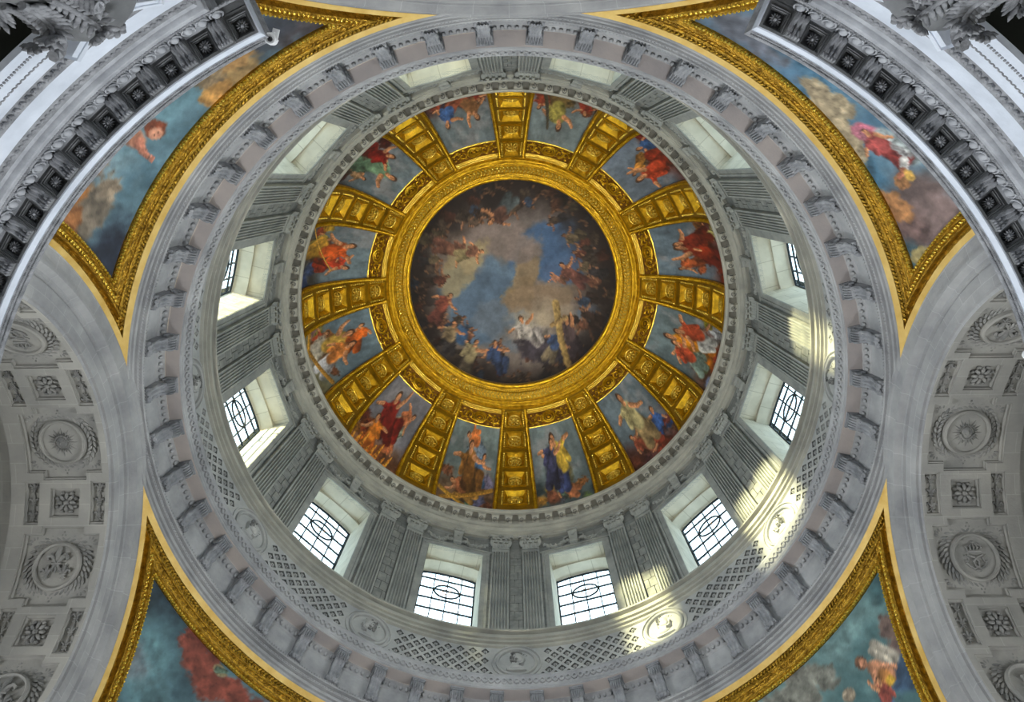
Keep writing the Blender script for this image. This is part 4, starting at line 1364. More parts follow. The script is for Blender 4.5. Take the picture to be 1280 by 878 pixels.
        c.blob(ax(24), 20.5, 0.8, 0.6, (60, 92, 96), 0.7, 0.4, 0, 0.9)
        c.blob(ax(33), 20.5, 1.4, 0.5, (118, 146, 144), 0.7, 0.5, 0, 0.7)
        for a, z, r in ((43.5, 20.75, 0.45), (41.5, 20.4, 0.55), (46, 20.35, 0.6), (44, 20.0, 0.6), (49, 20.4, 0.6), (53, 20.5, 0.7), (57, 20.6, 0.6), (39.5, 20.1, 0.45)):
            c.blob(ax(a), z, r, r * 0.8, (122, 122, 112), 0.3, 0.5)
        for a, z, r in ((28, 19.7, 0.42), (27.2, 19.35, 0.4), (28.6, 19.2, 0.45)):
            c.blob(ax(a), z, r * 0.9, r, (112, 92, 84), 0.3, 0.5)
        c.blob(ax(31.4), 18.7, 0.62, 0.6, (62, 84, 108), 0.3, 0.4)
        c.cap(ax(31.3), 19.75, ax(30.6), 19.15, 0.16, 0.2, (150, 142, 128))
        c.cap(ax(32.2), 19.72, ax(31.6), 19.2, 0.10, 0.16, (166, 158, 142))
        sk = (192, 134, 100)
        c.cap(ax(33.4), 19.35, ax(32.6), 18.95, 0.22, 0.2, sk)
        c.cap(ax(33.2), 19.0, ax(34.2), 18.75, 0.20, 0.16, (206, 138, 74))
        c.cap(ax(32.4), 19.2, ax(31.3), 18.95, 0.09, 0.07, sk)
        c.cap(ax(33.9), 19.3, ax(34.9), 19.0, 0.09, 0.07, sk)
        c.blob(ax(34.4), 19.72, 0.19, 0.22, (96, 66, 48), 0.2, 0.2)
        c.blob(ax(34.2), 19.66, 0.13, 0.16, (190, 132, 100), 0.2, 0.1)
        c.figure(ax(35.0), 18.55, 1.1, 0.4, (150, 74, 62), (60, 82, 110), arm=(0.8, 2.6))
        c.blob(ax(33.0), 18.8, 0.16, 0.16, (214, 170, 60), 0.3, 0.4)
        c.blob(ax(38.6), 19.35, 0.24, 0.2, (150, 136, 116), 0.2, 0.1)
    c.tone(1.6, 0.16, q + 5)
    c.tone(5.0, 0.14, q + 6)
    return g, c
PEND = {180: 'pendentive painting of a teal sky with a child reaching down past orange clouds',
        270: 'pendentive painting of a blue sky with a pink robed figure and tan cloud',
        90: 'pendentive painting of a dark teal sky with red-brown clouds',
        0: 'pendentive painting of a winged bare-shouldered figure in a green-grey sky'}
for q, label in PEND.items():
    t = thing('pendentive_painting', label, 'fresco', (0, 0, 0), q, 'painted pendentives')
    g, c = pend_canvas(q)
    obj('painting', g, 'fresco', t, (0, 0, 0), 60, c.lin(1.1), loc=(0, 0, 0))
    put('pale_gilt_fillet', m_pale, t)
    put('gilt_moulding', m_mld, t)
    put('bead_string', m_bead, t)
    put('leaf_ornament', m_lfb, t)

# ------------------------------------------------------------------ arches and barrel vaults of the four arms
RB = 5.62
XC = 13.39
def bar(x, th_, off=0.0):
    t = rad(th_)
    return (x, (RB + off) * math.sin(t), PZ + (RB + off) * math.cos(t))
ARCH = [(7.40, 11.86), (7.24, 11.86), (7.20, 11.90), (6.74, 11.90), (6.70, 11.80), (6.62, 11.80), (6.56, 11.86), (6.50, 11.96), (6.40, 11.96), (6.36, 12.04), (6.30, 12.04), (6.28, 11.98), (5.72, 11.98), (5.70, 12.05), (5.62, 12.08)]
MEDT = [0, 37, -37, 74, -74]
SQT = [18.5, -18.5, 55.5, -55.5]
def arch_mesh():
    q = G()
    T = np.linspace(-100, 100, 81)
    P = [[(x, r * math.sin(rad(t)), PZ + r * math.cos(rad(t))) for r, x in ARCH] for t in T]
    st = [[(rad(t) * 6.4, -r, 0) for r, x in ARCH] for t in T]
    q.grid(P, st=st)
    return q
def vault_field(holes):
    q = G()
    tb = {-100.0, 100.0}
    xb = {12.08, 14.9}
    rects = []
    if holes:
        for m in MEDT:
            rects += [(m - 9.4, m + 9.4, XC - 1.12, XC + 1.12), (m - 11.6, m + 11.6, XC - 0.64, XC + 0.64)]
        for m in SQT:
            rects += [(m - 4.4, m + 4.4, XC - 0.44, XC + 0.44), (m - 6.5, m + 6.5, XC - 1.20, XC - 0.76), (m - 6.5, m + 6.5, XC + 0.76, XC + 1.20)]
    for r in rects:
        tb |= {round(r[0], 3), round(r[1], 3)}
        xb |= {round(r[2], 3), round(r[3], 3)}
    tb |= set(float(x) for x in range(-96, 100, 4))
    tb, xb = sorted(tb), sorted(xb)
    for i in range(len(tb) - 1):
        for j in range(len(xb) - 1):
            tm_, xm = (tb[i] + tb[i + 1]) / 2, (xb[j] + xb[j + 1]) / 2
            if tb[i + 1] - tb[i] < 1e-3 or xb[j + 1] - xb[j] < 1e-3:
                continue
            if any(r[0] < tm_ < r[1] and r[2] < xm < r[3] for r in rects):
                continue
            cs = [(xb[j], tb[i]), (xb[j + 1], tb[i]), (xb[j + 1], tb[i + 1]), (xb[j], tb[i + 1])]
            q.add([bar(x, t) for x, t in cs], [(0, 1, 2, 3)], [(x, rad(t) * RB, 0) for x, t in cs])
    T = np.linspace(-100, 100, 51)
    pr = [(5.62, 14.9), (5.62, 15.0), (5.80, 15.02), (5.80, 27.0), (0.0, 27.0)]
    q.grid([[(x, r * math.sin(rad(t)), PZ + r * math.cos(rad(t))) for r, x in pr] for t in T], st=[[(x, rad(t) * r, 0) for r, x in pr] for t in T])
    q.grid([[(x, 6.05 * math.sin(rad(t)), PZ + 6.05 * math.cos(rad(t))) for x in (12.1, 27.0)] for t in T])      # back of the vault
    q.box(27.0, 27.2, -9, 9, -1.6, 22)
    return q
DEP = 0.13
def cross_panel(m):
    """sunk cross-shaped panel for a medallion"""
    q = G()
    o = [(XC - 1.12, m - 9.4), (XC - 0.64, m - 9.4), (XC - 0.64, m - 11.6), (XC + 0.64, m - 11.6), (XC + 0.64, m - 9.4), (XC + 1.12, m - 9.4),
         (XC + 1.12, m + 9.4), (XC + 0.64, m + 9.4), (XC + 0.64, m + 11.6), (XC - 0.64, m + 11.6), (XC - 0.64, m + 9.4), (XC - 1.12, m + 9.4)]
    pts = []
    for i in range(12):
        a, b_ = o[i], o[(i + 1) % 12]
        n = max(1, int(abs(b_[1] - a[1]) / 4))
        pts += [(a[0] + (b_[0] - a[0]) * k / n, a[1] + (b_[1] - a[1]) * k / n) for k in range(n)]
    def shrink(x, t, s_):
        return (x + (XC - x) * s_, t + (m - t) * s_)
    q.grid([[bar(x, t, 0) for x, t in pts], [bar(x, t, 0.05) for x, t in pts], [bar(*shrink(x, t, 0.045), 0.05) for x, t in pts], [bar(*shrink(x, t, 0.06), DEP) for x, t in pts]], wrap_v=True)
    for x0, x1, t0, t1 in ((XC - 1.1, XC + 1.1, m - 9.3, m + 9.3), (XC - 0.63, XC + 0.63, m - 11.5, m - 9.3), (XC - 0.63, XC + 0.63, m + 9.3, m + 11.5)):
        q.grid([[bar(x, t, DEP - 0.005) for x in (x0, x1)] for t in np.linspace(t0, t1, 7)])
    return q
def frame_at(x, th_, off):
    o = np.array(bar(x, th_, off))
    t = rad(th_)
    sg = -1 if th_ > 0.1 else 1
    U = np.array([1.0, 0, 0])
    V = sg * np.array([0, math.cos(t), -math.sin(t)])
    Nn = -np.array([0, math.sin(t), math.cos(t)])
    return o, U, V, Nn
def L2(fr, a, b, h=0.0):
    o, U, V, Nn = fr
    return o + U * a + V * b + Nn * h
def med_ring(m):
    q = G()
    fr = frame_at(XC, m, DEP - 0.10)
    rows = []
    for t in np.linspace(0, 2 * math.pi, 36, endpoint=False):
        rows.append([L2(fr, r * math.cos(t), r * math.sin(t), h) for r, h in ((0.70, -0.12), (0.69, 0.03), (0.64, 0.06), (0.60, 0.03), (0.59, -0.03), (0.0, -0.03))])
    q.grid(rows, wrap_u=True)
    return q
def fleur(q, fr, s_, h=0.05):
    o, U, V, Nn = fr
    q.ell(L2(fr, 0, 0.30 * s_, h), (0.13 * s_, 0.34 * s_, 0.07 * s_), [U, V, Nn], 6, 5)
    for sg in (-1, 1):
        q.tube([L2(fr, sg * a * s_, b * s_, h) for a, b in ((0.05, -0.02), (0.14, 0.16), (0.28, 0.28), (0.38, 0.20), (0.36, 0.08))], np.array([0.07, 0.09, 0.10, 0.08, 0.04]) * s_, 5)
        q.tube([L2(fr, sg * a * s_, b * s_, h) for a, b in ((0.03, -0.06), (0.12, -0.22), (0.24, -0.26))], np.array([0.06, 0.06, 0.03]) * s_, 5)
    q.tube([L2(fr, a * s_, -0.04 * s_, h + 0.02) for a in (-0.2, 0.2)], 0.05 * s_, 5)
    q.ell(L2(fr, 0, -0.25 * s_, h), (0.07 * s_, 0.18 * s_, 0.05 * s_), [U, V, Nn], 6, 4)
def med_emblem(m):
    q = G()
    fr = frame_at(XC, m, DEP - 0.07)
    o, U, V, Nn = fr
    if m == 0:
        for k in range(24):
            a = 2 * math.pi * k / 24
            L = 0.46 if k % 2 == 0 else 0.36
            d, e = np.array([math.cos(a), math.sin(a)]), np.array([-math.sin(a), math.cos(a)])
            q.add([L2(fr, *(d * 0.2 + e * 0.035), 0.0), L2(fr, *(d * 0.2 - e * 0.035), 0.0), L2(fr, *(d * L), 0.0), L2(fr, *(d * 0.24), 0.05)], [(0, 3, 2), (1, 2, 3), (0, 1, 3)])
        q.ell(L2(fr, 0, 0, 0.0), (0.17, 0.20, 0.10), [U, V, Nn], 10, 7)
        q.ell(L2(fr, 0, -0.02, 0.09), (0.03, 0.07, 0.04), [U, V, Nn], 6, 4)
        for sg in (-1, 1):
            q.ell(L2(fr, sg * 0.07, 0.05, 0.085), (0.04, 0.02, 0.02), [U, V, Nn], 6, 4)
        q.ell(L2(fr, 0, -0.11, 0.075), (0.06, 0.02, 0.02), [U, V, Nn], 6, 4)
        for k in range(9):
            a = math.pi * (0.1 + 0.8 * k / 8)
            q.ell(L2(fr, 0.19 * math.cos(a), 0.2 * math.sin(a), 0.03), (0.05, 0.05, 0.05), [U, V, Nn], 5, 4)
    elif m < 0:
        fleur(q, (L2(fr, 0, 0.1), U, V, Nn), 0.75)
        for sg in (-1, 1):
            fleur(q, (L2(fr, sg * 0.25, -0.22), U, V, Nn), 0.45)
    else:
        q.tube([L2(fr, a, 0.17, 0.02) for a in (-0.2, 0, 0.2)], 0.04, 6)
        for k in range(5):
            a = -0.19 + 0.095 * k
            q.tube([L2(fr, a, 0.19, 0.02), L2(fr, a * 1.1, 0.30, 0.05), L2(fr, a * 0.25, 0.38, 0.03)], 0.022, 5)
            q.ell(L2(fr, a * 1.12, 0.27, 0.05), (0.035, 0.04, 0.035), [U, V, Nn], 5, 4)
        q.ell(L2(fr, 0, 0.42, 0.03), (0.04, 0.05, 0.04), [U, V, Nn], 6, 4)
        for sg in (-1, 1):
            q.tube([L2(fr, sg * a, b_, 0.02) for a, b_ in ((-0.22, 0.06), (-0.05, 0.0), (0.08, -0.12), (0.04, -0.26), (-0.10, -0.32), (-0.22, -0.26), (-0.30, -0.16))], 0.035, 5)
            q.tube([L2(fr, sg * a, b_, 0.02) for a, b_ in ((0.30, 0.05), (0.20, -0.02), (0.24, -0.12), (0.32, -0.10))], 0.028, 5)
        q.ell(L2(fr, 0, -0.38, 0.02), (0.10, 0.05, 0.04), [U, V, Nn], 6, 4)
    return q
def med_wreath(m):
    q = G()
    fr = frame_at(XC, m, DEP - 0.01)
    o, U, V, Nn = fr
    for k in range(34):
        a = 2 * math.pi * (k + 0.5) / 34
        for rr_, tw, ln in ((0.80, 0.5, 0.13), (0.93, -0.4, 0.12)):
            if m != 0:
                tw = 0.75 if math.cos(a) > 0 else -0.75
            xx, yy = rr_ * math.cos(a), rr_ * math.sin(a) * 1.0
            if abs(xx) > 1.0 or (abs(yy) > 0.86 and abs(xx) > 0.55):
                continue
            d = a + math.pi / 2 + tw
            d1 = U * math.cos(d) + V * math.sin(d)
            q.ell(L2(fr, xx, yy, 0.02), (ln, 0.05, 0.05), [d1, np.cross(Nn, d1), Nn], 6, 3)
    for sx in (-1, 1):
        for sy in (-1, 1):
            for k in range(4):
                a = k * 0.5 + 0.1
                q.ell(L2(fr, sx * (0.78 + 0.2 * math.cos(a)), sy * (0.62 + 0.2 * math.sin(a)), 0.02), (0.09, 0.05, 0.05), [U * math.cos(a * sx * sy) + V * math.sin(a * sx * sy), -U * math.sin(a * sx * sy) + V * math.cos(a * sx * sy), Nn], 6, 3)
    for sy in (-1, 1):
        rosette(q, L2(fr, 0, sy * 0.98, 0.0), U, V, Nn, 0.15, 6, 0.07)
        for sx in (-1, 1):
            q.tube([L2(fr, sx * a, sy * b_, 0.02) for a, b_ in ((0.14, 0.95), (0.3, 1.03), (0.46, 0.98), (0.5, 0.88))], np.array([0.04, 0.045, 0.04, 0.03]), 5)
    return q
def simple_tray(t0, t1, x0, x1):
    q = G()
    surf_tray(q, lambda u, v, o: bar(u, v, o), x0, x1, t0, t1, 0.12, [(0, 0.0), (0, 0.05), (0.10, 0.05), (0.14, 0.13)], 3, 4)
    return q
mA = arch_mesh().mesh('arch', 'arch_stone')
mV, mV0 = vault_field(True).mesh('vault', 'vault_stone'), vault_field(False).mesh('vault', 'vault_stone')
vparts = []
for m in MEDT:
    vparts.append(('medallion_panel', cross_panel(m).mesh('medallion_panel', 'vault_plain'),
                   [('medallion_ring', med_ring(m).mesh('medallion_ring', 'vault_plain')), ('emblem', med_emblem(m).mesh('emblem', 'vault_relief', smooth=50)), ('wreath', med_wreath(m).mesh('wreath', 'vault_relief', smooth=50))]))
for m in SQT:
    q = G()
    fr = frame_at(XC, m, 0.11)
    rosette(q, fr[0], fr[1], fr[2], fr[3], 0.30, 8, 0.08)
    for k in range(4):
        a = math.pi / 4 + k * math.pi / 2
        for d in (-0.35, 0.35):
            q.ell(L2(fr, 0.30 * math.cos(a + d), 0.30 * math.sin(a + d), 0.0), (0.09, 0.06, 0.06), None, 6, 4)
    vparts.append(('square_coffer', simple_tray(m - 4.4, m + 4.4, XC - 0.44, XC + 0.44).mesh('square_coffer', 'vault_plain'), [('rosette', q.mesh('rosette', 'vault_relief', smooth=50))]))
    for s_ in (-1, 1):
        q = G()
        for d in (-4.0, 0, 4.0):
            fleur(q, frame_at(XC + s_ * 0.98, m + d, 0.12), 0.40, 0.01)
        x0, x1 = sorted((XC + s_ * 0.76, XC + s_ * 1.20))
        vparts.append(('fleur_coffer', simple_tray(m - 6.5, m + 6.5, x0, x1).mesh('fleur_coffer', 'vault_plain'), [('fleur_relief', q.mesh('fleur_relief', 'vault_relief', smooth=50))]))
for q, side in ((0, 'right'), (180, 'left'), (270, 'top'), (90, 'bottom')):
    has = q in (0, 180)
    v = put('ceiling_' + side, mV if has else mV0, None, (0, 0, 0), q, kind='structure')
    put('arch', mA, v)
    if has:
        for name, me, subs in vparts:
            o = put(name, me, v)
            for n2, m2 in subs:
                put(n2, m2, o)

# ------------------------------------------------------------------ two balcony entablatures over the columns
BR, BH, BT = 10.65, 22.5, 13.42
def bal_line(o, z, n=60):
    """one line of the moulding: out along one end, round the arc, out along the other"""
    R_ = BR + o
    ca_ = BH - math.degrees(math.asin(o / R_))
    az = np.radians(np.linspace(ca_, -ca_, n))
    arc_ = [(R_ * math.cos(a), R_ * math.sin(a), z) for a in az]
    e = np.array([math.cos(rad(BH)), math.sin(rad(BH)), 0]) * (14.6 - R_)
    e2 = e * np.array([1, -1, 1])
    return [tuple(np.array(arc_[0]) + e)] + arc_ + [tuple(np.array(arc_[-1]) + e2)]
def bal(prof):
    q = G()
    q.grid([bal_line(o, z) for o, z in prof])
    return q
ba = (BR, 0, BT)
upper = bal([(1.0, 13.62), (0.02, 13.52), (0.0, 13.48), (0.0, 13.42), (0.03, 13.36), (0.035, 13.22)])
corona = bal([(0.035, 13.22), (0.045, 13.22), (0.05, 13.07), (0.06, 13.05), (0.085, 13.05)])
fields = bal([(0.55, 13.05), (0.555, 12.98)])
bed = bal([(0.50, 13.06), (0.60, 13.02), (0.60, 12.74), (0.575, 12.70), (0.575, 12.64), (0.60, 12.62), (0.60, 12.56), (0.63, 12.54), (0.68, 12.53), (0.71, 12.50), (0.715, 12.48)])
frz = bal([(0.77, 12.31), (0.77, 11.83)])
arl = bal([(0.715, 12.49), (0.73, 12.40), (0.77, 12.31)])
arc2 = bal([(0.77, 11.83), (0.76, 11.82), (0.80, 11.74), (0.85, 11.69)])
fas = bal([(0.85, 11.70), (0.85, 11.46), (0.855, 11.45), (0.865, 11.37), (0.87, 11.36), (0.87, 11.21), (0.88, 11.20), (0.90, 11.16), (0.90, 10.95), (0.99, 10.95), (0.99, 12.5)])
# soffit with sunk coffers
sof = G()
CO = [20.9 - 3.8 * k for k in range(12)]
RI, RO = BR + 0.085, BR + 0.55
CR0, CR1, CHA = 10.80, 11.09, 0.80
def spt(r, a, z=13.05):
    return polar(r, a, z)
for c0 in CO:
    lo, hi = c0 - 1.9, c0 + 1.9
    if c0 > 20:
        hi = BH - math.degrees(math.asin(0.085 / RI))
    if c0 < -20:
        lo = -(BH - math.degrees(math.asin(0.085 / RI)))
    ab_, rb_ = [lo, c0 - CHA, c0 + CHA, hi], [RI, CR0, CR1, RO]
    for i in range(3):
        for j in range(3):
            if i == 1 and j == 1:
                continue
            sof.grid([[spt(r, a) for r in (rb_[j], rb_[j + 1])] for a in np.linspace(ab_[i], ab_[i + 1], 4)])
e1 = polar(1, BH)
for sg in (-1, 1):
    n1 = np.array([e1[0], sg * e1[1], 0])
    nn = np.array([-n1[1] * -sg, n1[0] * -sg, 0])
    P = []
    for o in (0.08, 0.56):
        b0 = np.array(polar(BR + o, sg * (BH - math.degrees(math.asin(o / (BR + o)))), 13.05))
        b1 = b0 + n1 * (0.49 if o < 0.1 else 0.0)
        P.append([b1, b0 + n1 * 3.2])
    sof.grid(P)
cofm, rosm, modm, mlf, eggm = G(), G(), G(), G(), G()
surf_tray(cofm, lambda u, v, o: polar(v, u, 13.05 + o), -CHA, CHA, CR0, CR1, 0.1, [(-0.25, -0.012), (-0.16, -0.012), (-0.12, 0.0), (0.0, 0.0), (0.0, 0.05), (0.14, 0.05), (0.18, 0.11)], 2, 2)
rosette(rosm, (10.945, 0, 13.13), (1, 0, 0), (0, 1, 0), (0, 0, -1), 0.115, 12, 0.05)
rosm.ell((10.945, 0, 13.10), (0.045, 0.045, 0.03), None, 8, 4)
mp = [(11.18, 13.05), (10.76, 13.05), (10.76, 13.02), (10.78, 12.97), (10.83, 12.95), (10.88, 12.975), (10.94, 12.98), (11.02, 12.955), (11.10, 12.92), (11.16, 12.93)]
modm.prism(mp, lambda x, z: (x, -0.13, z), lambda x, z: (x, 0.13, z))
modm.box(10.74, 11.2, -0.15, 0.15, 13.025, 13.05)
P = []
for i, (x, z) in enumerate(mp[3:]):
    t = i / 6
    P.append([(x + 0.02 * abs(s_) - 0.01, s_ * 0.135 * (0.7 + 0.3 * math.sin(math.pi * (0.2 + 0.7 * t))), z - 0.022 - 0.02 * math.cos(s_ * 10) + 0.01 * math.sin(i * 2.1)) for s_ in np.linspace(-1, 1, 13)])
mlf.grid(P)
for i in range(5):
    mlf.ell((10.79, -0.11 + 0.055 * i, 12.955), (0.04, 0.026, 0.05), None, 6, 4)
for i in range(3):
    mlf.ell((10.87, -0.07 + 0.07 * i, 12.95), (0.06, 0.03, 0.03), None, 6, 4)
eggm.ell((11.205, 0, 12.86), (0.06, 0.075, 0.115), None, 9, 7)
for sg in (-1, 1):
    eggm.tube([(11.205, sg * 0.112 * math.cos(t), 12.88 + 0.15 * math.sin(t)) for t in np.linspace(-1.35, 1.0, 9)], 0.017, 5, side=(1, 0, 0))
lea = G()
for o, z, n, r in ((0.745, 12.395, 150, 0.05), (0.80, 11.755, 120, 0.065), (0.862, 11.41, 190, 0.034)):
    for i in range(n):
        a = -BH + 0.5 + (2 * BH - 1.0) * (i + 0.5) / n - 0.0
        p = polar(BR + o, a, z)
        tw = 0.7 if i % 2 else -0.7
        er, et = np.array(polar(1, a)), np.array(polar(1, a + 90))
        d1 = np.array([0, 0, 1]) * math.cos(tw) + et * math.sin(tw)
        lea.ell(p, (r * 1.25, r * 0.62, r * 0.6), [d1, np.cross(er, d1), er], 5, 3)
bd = G()
for o, z, n, r in ((0.575, 12.68, 190, 0.032), (0.89, 11.18, 160, 0.022), (0.015, 13.38, 220, 0.02), (0.03, 13.29, 220, 0.022)):
    for i in range(n):
        a = -BH + 0.4 + (2 * BH - 0.8) * (i + 0.5) / n
        bd.ell(polar(BR + o, a, z), (r, r * 1.2, r * 1.3), [polar(1, a), polar(1, a + 90), (0, 0, 1)], 5, 3)
B_M = dict(upper=upper.mesh('crown_moulding', 'balcony_relief', ba, 30), corona=corona.mesh('corona', 'balcony_stone', ba, 30), bed=bed.mesh('bed_moulding', 'balcony_mid', ba, 30),
           frz=frz.mesh('frieze', 'balcony_stone', ba, 30), arl=arl.mesh('leaf_moulding', 'balcony_relief', ba, 30), arc2=arc2.mesh('leaf_moulding', 'balcony_relief', ba, 30),
           fas=fas.mesh('architrave', 'balcony_stone', ba, 30), sof=sof.mesh('soffit', 'balcony_shade_stone', ba, 30), lea=lea.mesh('leaf_ornament', 'balcony_relief', ba, 60), bd=bd.mesh('bead_ornament', 'balcony_relief', ba, 60))
m_bc = cofm.mesh('rosette_coffer', 'balcony_shade_stone', (10.945, 0, 13.05), 30)
m_br = rosm.mesh('rosette', 'balcony_relief', (10.945, 0, 13.05), 60)
m_bm = modm.mesh('leaf_bracket', 'balcony_shade_stone', (10.98, 0, 13.05), 35)
m_bl = mlf.mesh('acanthus_leaf', 'balcony_relief', (10.98, 0, 13.05), 60)
m_eg = eggm.mesh('egg', 'balcony_mid', (11.2, 0, 12.87), 60)
def rel(R_, a, z):
    """position relative to the balcony's anchor"""
    return (R_ * math.cos(rad(a)) - ba[0], R_ * math.sin(rad(a)), z - ba[2])
for az, wd in ((-135, 'child reaching down'), (-45, 'pink robed figure')):
    t = thing('balcony_entablature', 'curved stone balcony cornice with rosette coffers below the painting with the %s' % wd, 'cornice', polar(BR, az, BT), az, 'balcony entablatures')
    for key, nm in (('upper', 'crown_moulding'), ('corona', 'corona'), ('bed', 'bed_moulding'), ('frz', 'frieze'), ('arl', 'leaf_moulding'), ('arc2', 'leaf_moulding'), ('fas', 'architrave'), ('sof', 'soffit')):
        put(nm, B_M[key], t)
    put('leaf_ornament', B_M['lea'], t, kind='stuff')
    put('bead_ornament', B_M['bd'], t, kind='stuff')
    for c0 in CO:
        o = put('rosette_coffer', m_bc, t, rel(10.945, c0, 13.05), c0)
        put('rosette', m_br, o)
    for k in range(11):
        a = 19.0 - 3.8 * k
        o = put('leaf_bracket', m_bm, t, rel(10.98, a, 13.05), a)
        put('acanthus_leaf', m_bl, o)
    for k in range(29):
        a = -19.6 + 1.4 * k
        put('egg', m_eg, t, rel(11.2, a, 12.87), a)
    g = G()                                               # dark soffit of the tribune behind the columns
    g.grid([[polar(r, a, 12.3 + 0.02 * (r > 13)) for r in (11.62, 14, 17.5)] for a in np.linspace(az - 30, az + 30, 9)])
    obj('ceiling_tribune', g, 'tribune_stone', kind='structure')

# ------------------------------------------------------------------ columns under the balconies
cc = G()
ca2 = (11.84, 0, -1.6)
def colp(r, a, z):
    return (11.84 + r * math.cos(a), r * math.sin(a), z)
shaft = G()
n = 24 * 6
rows = []
for z, r in ((-0.9, 0.80), (2.0, 0.80), (5.0, 0.775), (9.2, 0.70)):
    rows.append([colp(r - 0.035 * max(0, math.sin(2 * math.pi * i / 6)) , 2 * math.pi * i / n, z) for i in range(n)])
shaft.grid(rows, wrap_v=True)
base = G()
base.box(10.74, 12.94, -1.1, 1.1, -1.6, -1.35)
pr = [(1.05, -1.35), (1.1, -1.27), (1.05, -1.19), (0.95, -1.15), (0.93, -1.08), (0.98, -1.02), (0.96, -0.95), (0.82, -0.9)]
base.grid([[colp(r, t, z) for r, z in pr] for t in np.linspace(0, 2 * math.pi, 32, endpoint=False)], wrap_u=True)
bell = G()
pr = [(0.70, 9.2), (0.75, 9.26), (0.70, 9.32), (0.70, 9.4), (0.74, 10.2), (0.92, 10.7), (0.92, 10.74)]
bell.grid([[colp(r, t, z) for r, z in pr] for t in np.linspace(0, 2 * math.pi, 28, endpoint=False)], wrap_u=True)
aba = G()
oc = []
for k in range(4):
    a = math.pi / 4 + k * math.pi / 2
    A1 = np.array([math.cos(a), math.sin(a)])
    T1 = np.array([-math.sin(a), math.cos(a)])
    oc += [A1 * 1.16 - T1 * 0.12, A1 * 1.16 + T1 * 0.12]
    m_ = np.array([math.cos(a + math.pi / 4), math.sin(a + math.pi / 4)])
    p0_, p1_ = A1 * 1.16 + T1 * 0.12, np.array([math.cos(a + math.pi / 2), math.sin(a + math.pi / 2)]) * 1.16 - np.array([-math.sin(a + math.pi / 2), math.cos(a + math.pi / 2)]) * 0.12
    for t in np.linspace(0.14, 0.86, 6):
        q0 = p0_ + (p1_ - p0_) * t
        oc.append(q0 - m_ * 0.20 * math.sin(math.pi * t))
aba.prism([tuple(x) for x in oc], lambda a, b_: (11.84 + a, b_, 10.86), lambda a, b_: (11.84 + a, b_, 10.95))
aba.prism([tuple(np.array(x) * 0.965) for x in oc], lambda a, b_: (11.84 + a, b_, 10.74), lambda a, b_: (11.84 + a, b_, 10.86))
lv = []
def acanthus(r_in, z0, h, out, wd):
    q = G()
    sp = []
    for t in np.linspace(0, 1, 12):
        if t < 0.7:
            sp.append((r_in + 0.06 + out * 0.45 * (t / 0.7) ** 2.2, 0, z0 + h * t / 0.7))
        else:
            s2 = (t - 0.7) / 0.3
            sp.append((r_in + 0.06 + out * (0.45 + 0.55 * math.sin(s2 * math.pi / 2)), 0, z0 + h * (1.0 + 0.05 * math.sin(s2 * math.pi) - 0.20 * s2 ** 2)))
    q.tube(sp, np.linspace(0.055, 0.03, 12), 6, side=(0, 1, 0))
    for i in range(1, 11):
        p = np.array(sp[i])
        d = np.array(sp[i + 1]) - np.array(sp[i - 1])
        d /= np.linalg.norm(d)
        ln = wd * (0.75 + 0.35 * math.sin(math.pi * i / 11)) * (1.0 if i < 9 else 0.75)
        for sg in (-1, 1):
            e = d * 0.62 + np.array([0, sg * 0.78, 0])
            e /= np.linalg.norm(e)
            nn = np.cross(e, d)
            nn /= np.linalg.norm(nn)
            for k, (f, w_) in enumerate(((0.5, 0.045), (0.85, 0.038))):
                q.ell(p + e * ln * f - np.array([0.02 * k, 0, 0]), (ln * 0.45, w_, 0.032), [e, np.cross(nn, e), nn], 6, 4)
    tip = np.array(sp[-1])
    for k in range(5):
        an = -0.9 + 0.45 * k
        e = np.array([0.45 * math.cos(an), math.sin(an), -0.55])
        e /= np.linalg.norm(e)
        nn = np.cross(e, (0, 0, 1.0))
        nn /= np.linalg.norm(nn)
        q.ell(tip + e * 0.07, (0.12, 0.045, 0.04), [e, nn, np.cross(e, nn)], 6, 4)
    return q
leafs = []
for k in range(8):
    leafs.append((acanthus(0.70, 9.36, 0.50, 0.30, 0.21), k * 45.0 + 22.5))
    leafs.append((acanthus(0.70, 9.45, 0.86, 0.36, 0.21), k * 45.0))
vol = G()
for k in range(4):
    a = math.pi / 4 + k * math.pi / 2
    d = np.array([math.cos(a), math.sin(a), 0])
    c0_ = np.array([11.84, 0, 10.52]) + d * 0.98
    vol.tube([c0_ + d * math.cos(i * 0.5) * (0.20 - 0.011 * i) + np.array([0, 0, math.sin(i * 0.5) * (0.20 - 0.011 * i)]) for i in range(17)], np.linspace(0.085, 0.05, 17), 6)
    vol.tube([np.array([11.84, 0, 10.05]) + d * 0.76, np.array([11.84, 0, 10.4]) + d * 0.82, np.array([11.84, 0, 10.68]) + d * 0.95], 0.075, 6)
    rosette(vol, (11.84 + 0.86 * math.cos(a + math.pi / 4), 0.86 * math.sin(a + math.pi / 4), 10.80), (-math.sin(a + math.pi / 4), math.cos(a + math.pi / 4), 0), (0, 0, 1), (math.cos(a + math.pi / 4), math.sin(a + math.pi / 4), 0), 0.17, 6, 0.08)
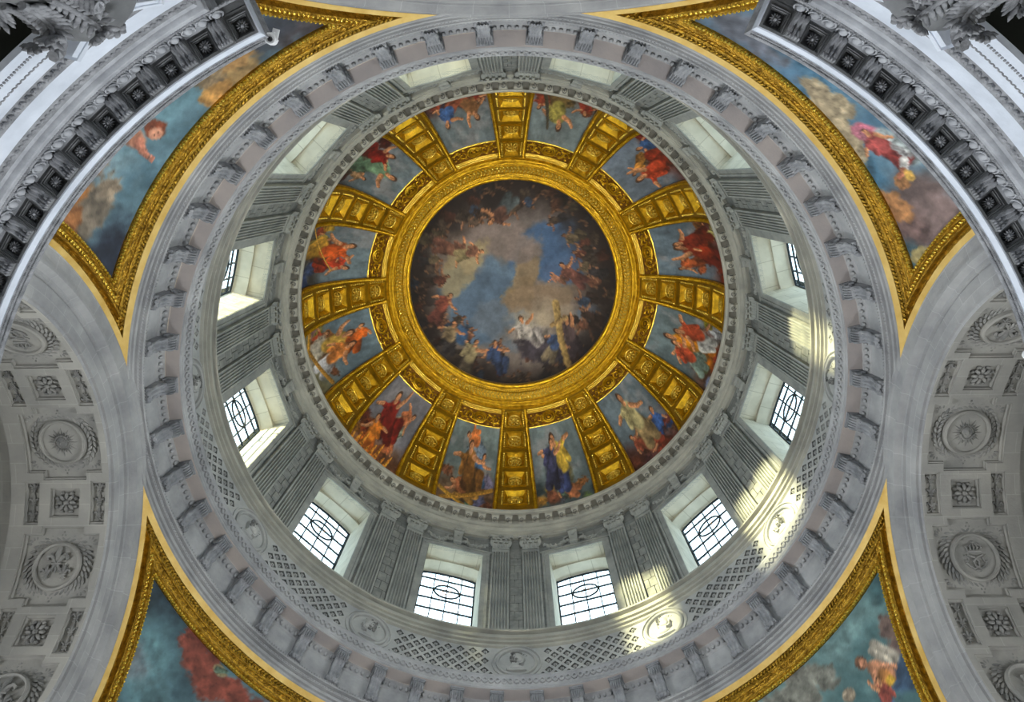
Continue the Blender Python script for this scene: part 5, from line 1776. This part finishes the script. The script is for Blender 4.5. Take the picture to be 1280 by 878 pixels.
CM = [('shaft', shaft.mesh('shaft', 'balcony_stone', ca2, 60)), ('base', base.mesh('base', 'balcony_stone', ca2)), ('capital_bell', bell.mesh('capital_bell', 'balcony_shade_stone', ca2)), ('abacus', aba.mesh('abacus', 'balcony_stone', ca2, 30)), ('volutes', vol.mesh('volutes', 'balcony_relief', ca2, 60))]
lm1, lm2 = leafs[0][0].mesh('leaf', 'balcony_relief', (0, 0, -1.6), 60), leafs[1][0].mesh('leaf', 'balcony_relief', (0, 0, -1.6), 60)
for az, wd in ((-119.8, 'child reaching down'), (-60.2, 'pink robed figure')):
    t = thing('corinthian_column', 'fluted column with acanthus capital under the balcony below the %s' % wd, 'column', polar(11.84, az, -1.6), az, 'columns under the balconies')
    cb_ = None
    for nm, me in CM:
        o = put(nm, me, t)
        if nm == 'capital_bell':
            cb_ = o
    for k, (_, a) in enumerate(leafs):
        put('leaf', lm2 if k % 2 else lm1, cb_, (0, 0, 0), a)

# ------------------------------------------------------------------ small floodlights at the balcony corners
hs = G()
pr = [(0.0, 0.10), (0.05, 0.10), (0.09, 0.07), (0.10, 0.0), (0.10, -0.10), (0.085, -0.105), (0.085, -0.085), (0.0, -0.085)]
hs.grid([[(r * math.cos(t), r * math.sin(t), z) for r, z in pr] for t in np.linspace(0, 2 * math.pi, 20, endpoint=False)], wrap_u=True)
ey = G()
ey.ell((0.01, 0.0, -0.085), (0.045, 0.045, 0.02), None, 10, 4)
br_ = G()
br_.tube([(-0.12, 0, 0.12), (-0.12, 0, 0.0), (0.0, -0.11, 0.0)], 0.016, 6)
br_.tube([(-0.12, 0, 0.0), (0.0, 0.11, 0.0)], 0.016, 6)
br_.box(-0.2, -0.04, -0.06, 0.06, 0.11, 0.13)
for az, wd in ((-112.6, "round white floodlight at the balcony corner by the twelve o'clock arch"), (-22.4, "round white floodlight at the balcony corner by the three o'clock vault")):
    t = thing('floodlight', wd, 'lamp', polar(10.66, az, 13.44), az + 180 + 40, 'balcony floodlights')
    obj('housing', hs, 'lamp_white', t)
    obj('lens', ey, 'lamp_dark', t)
    obj('bracket', br_, 'lamp_white', t)
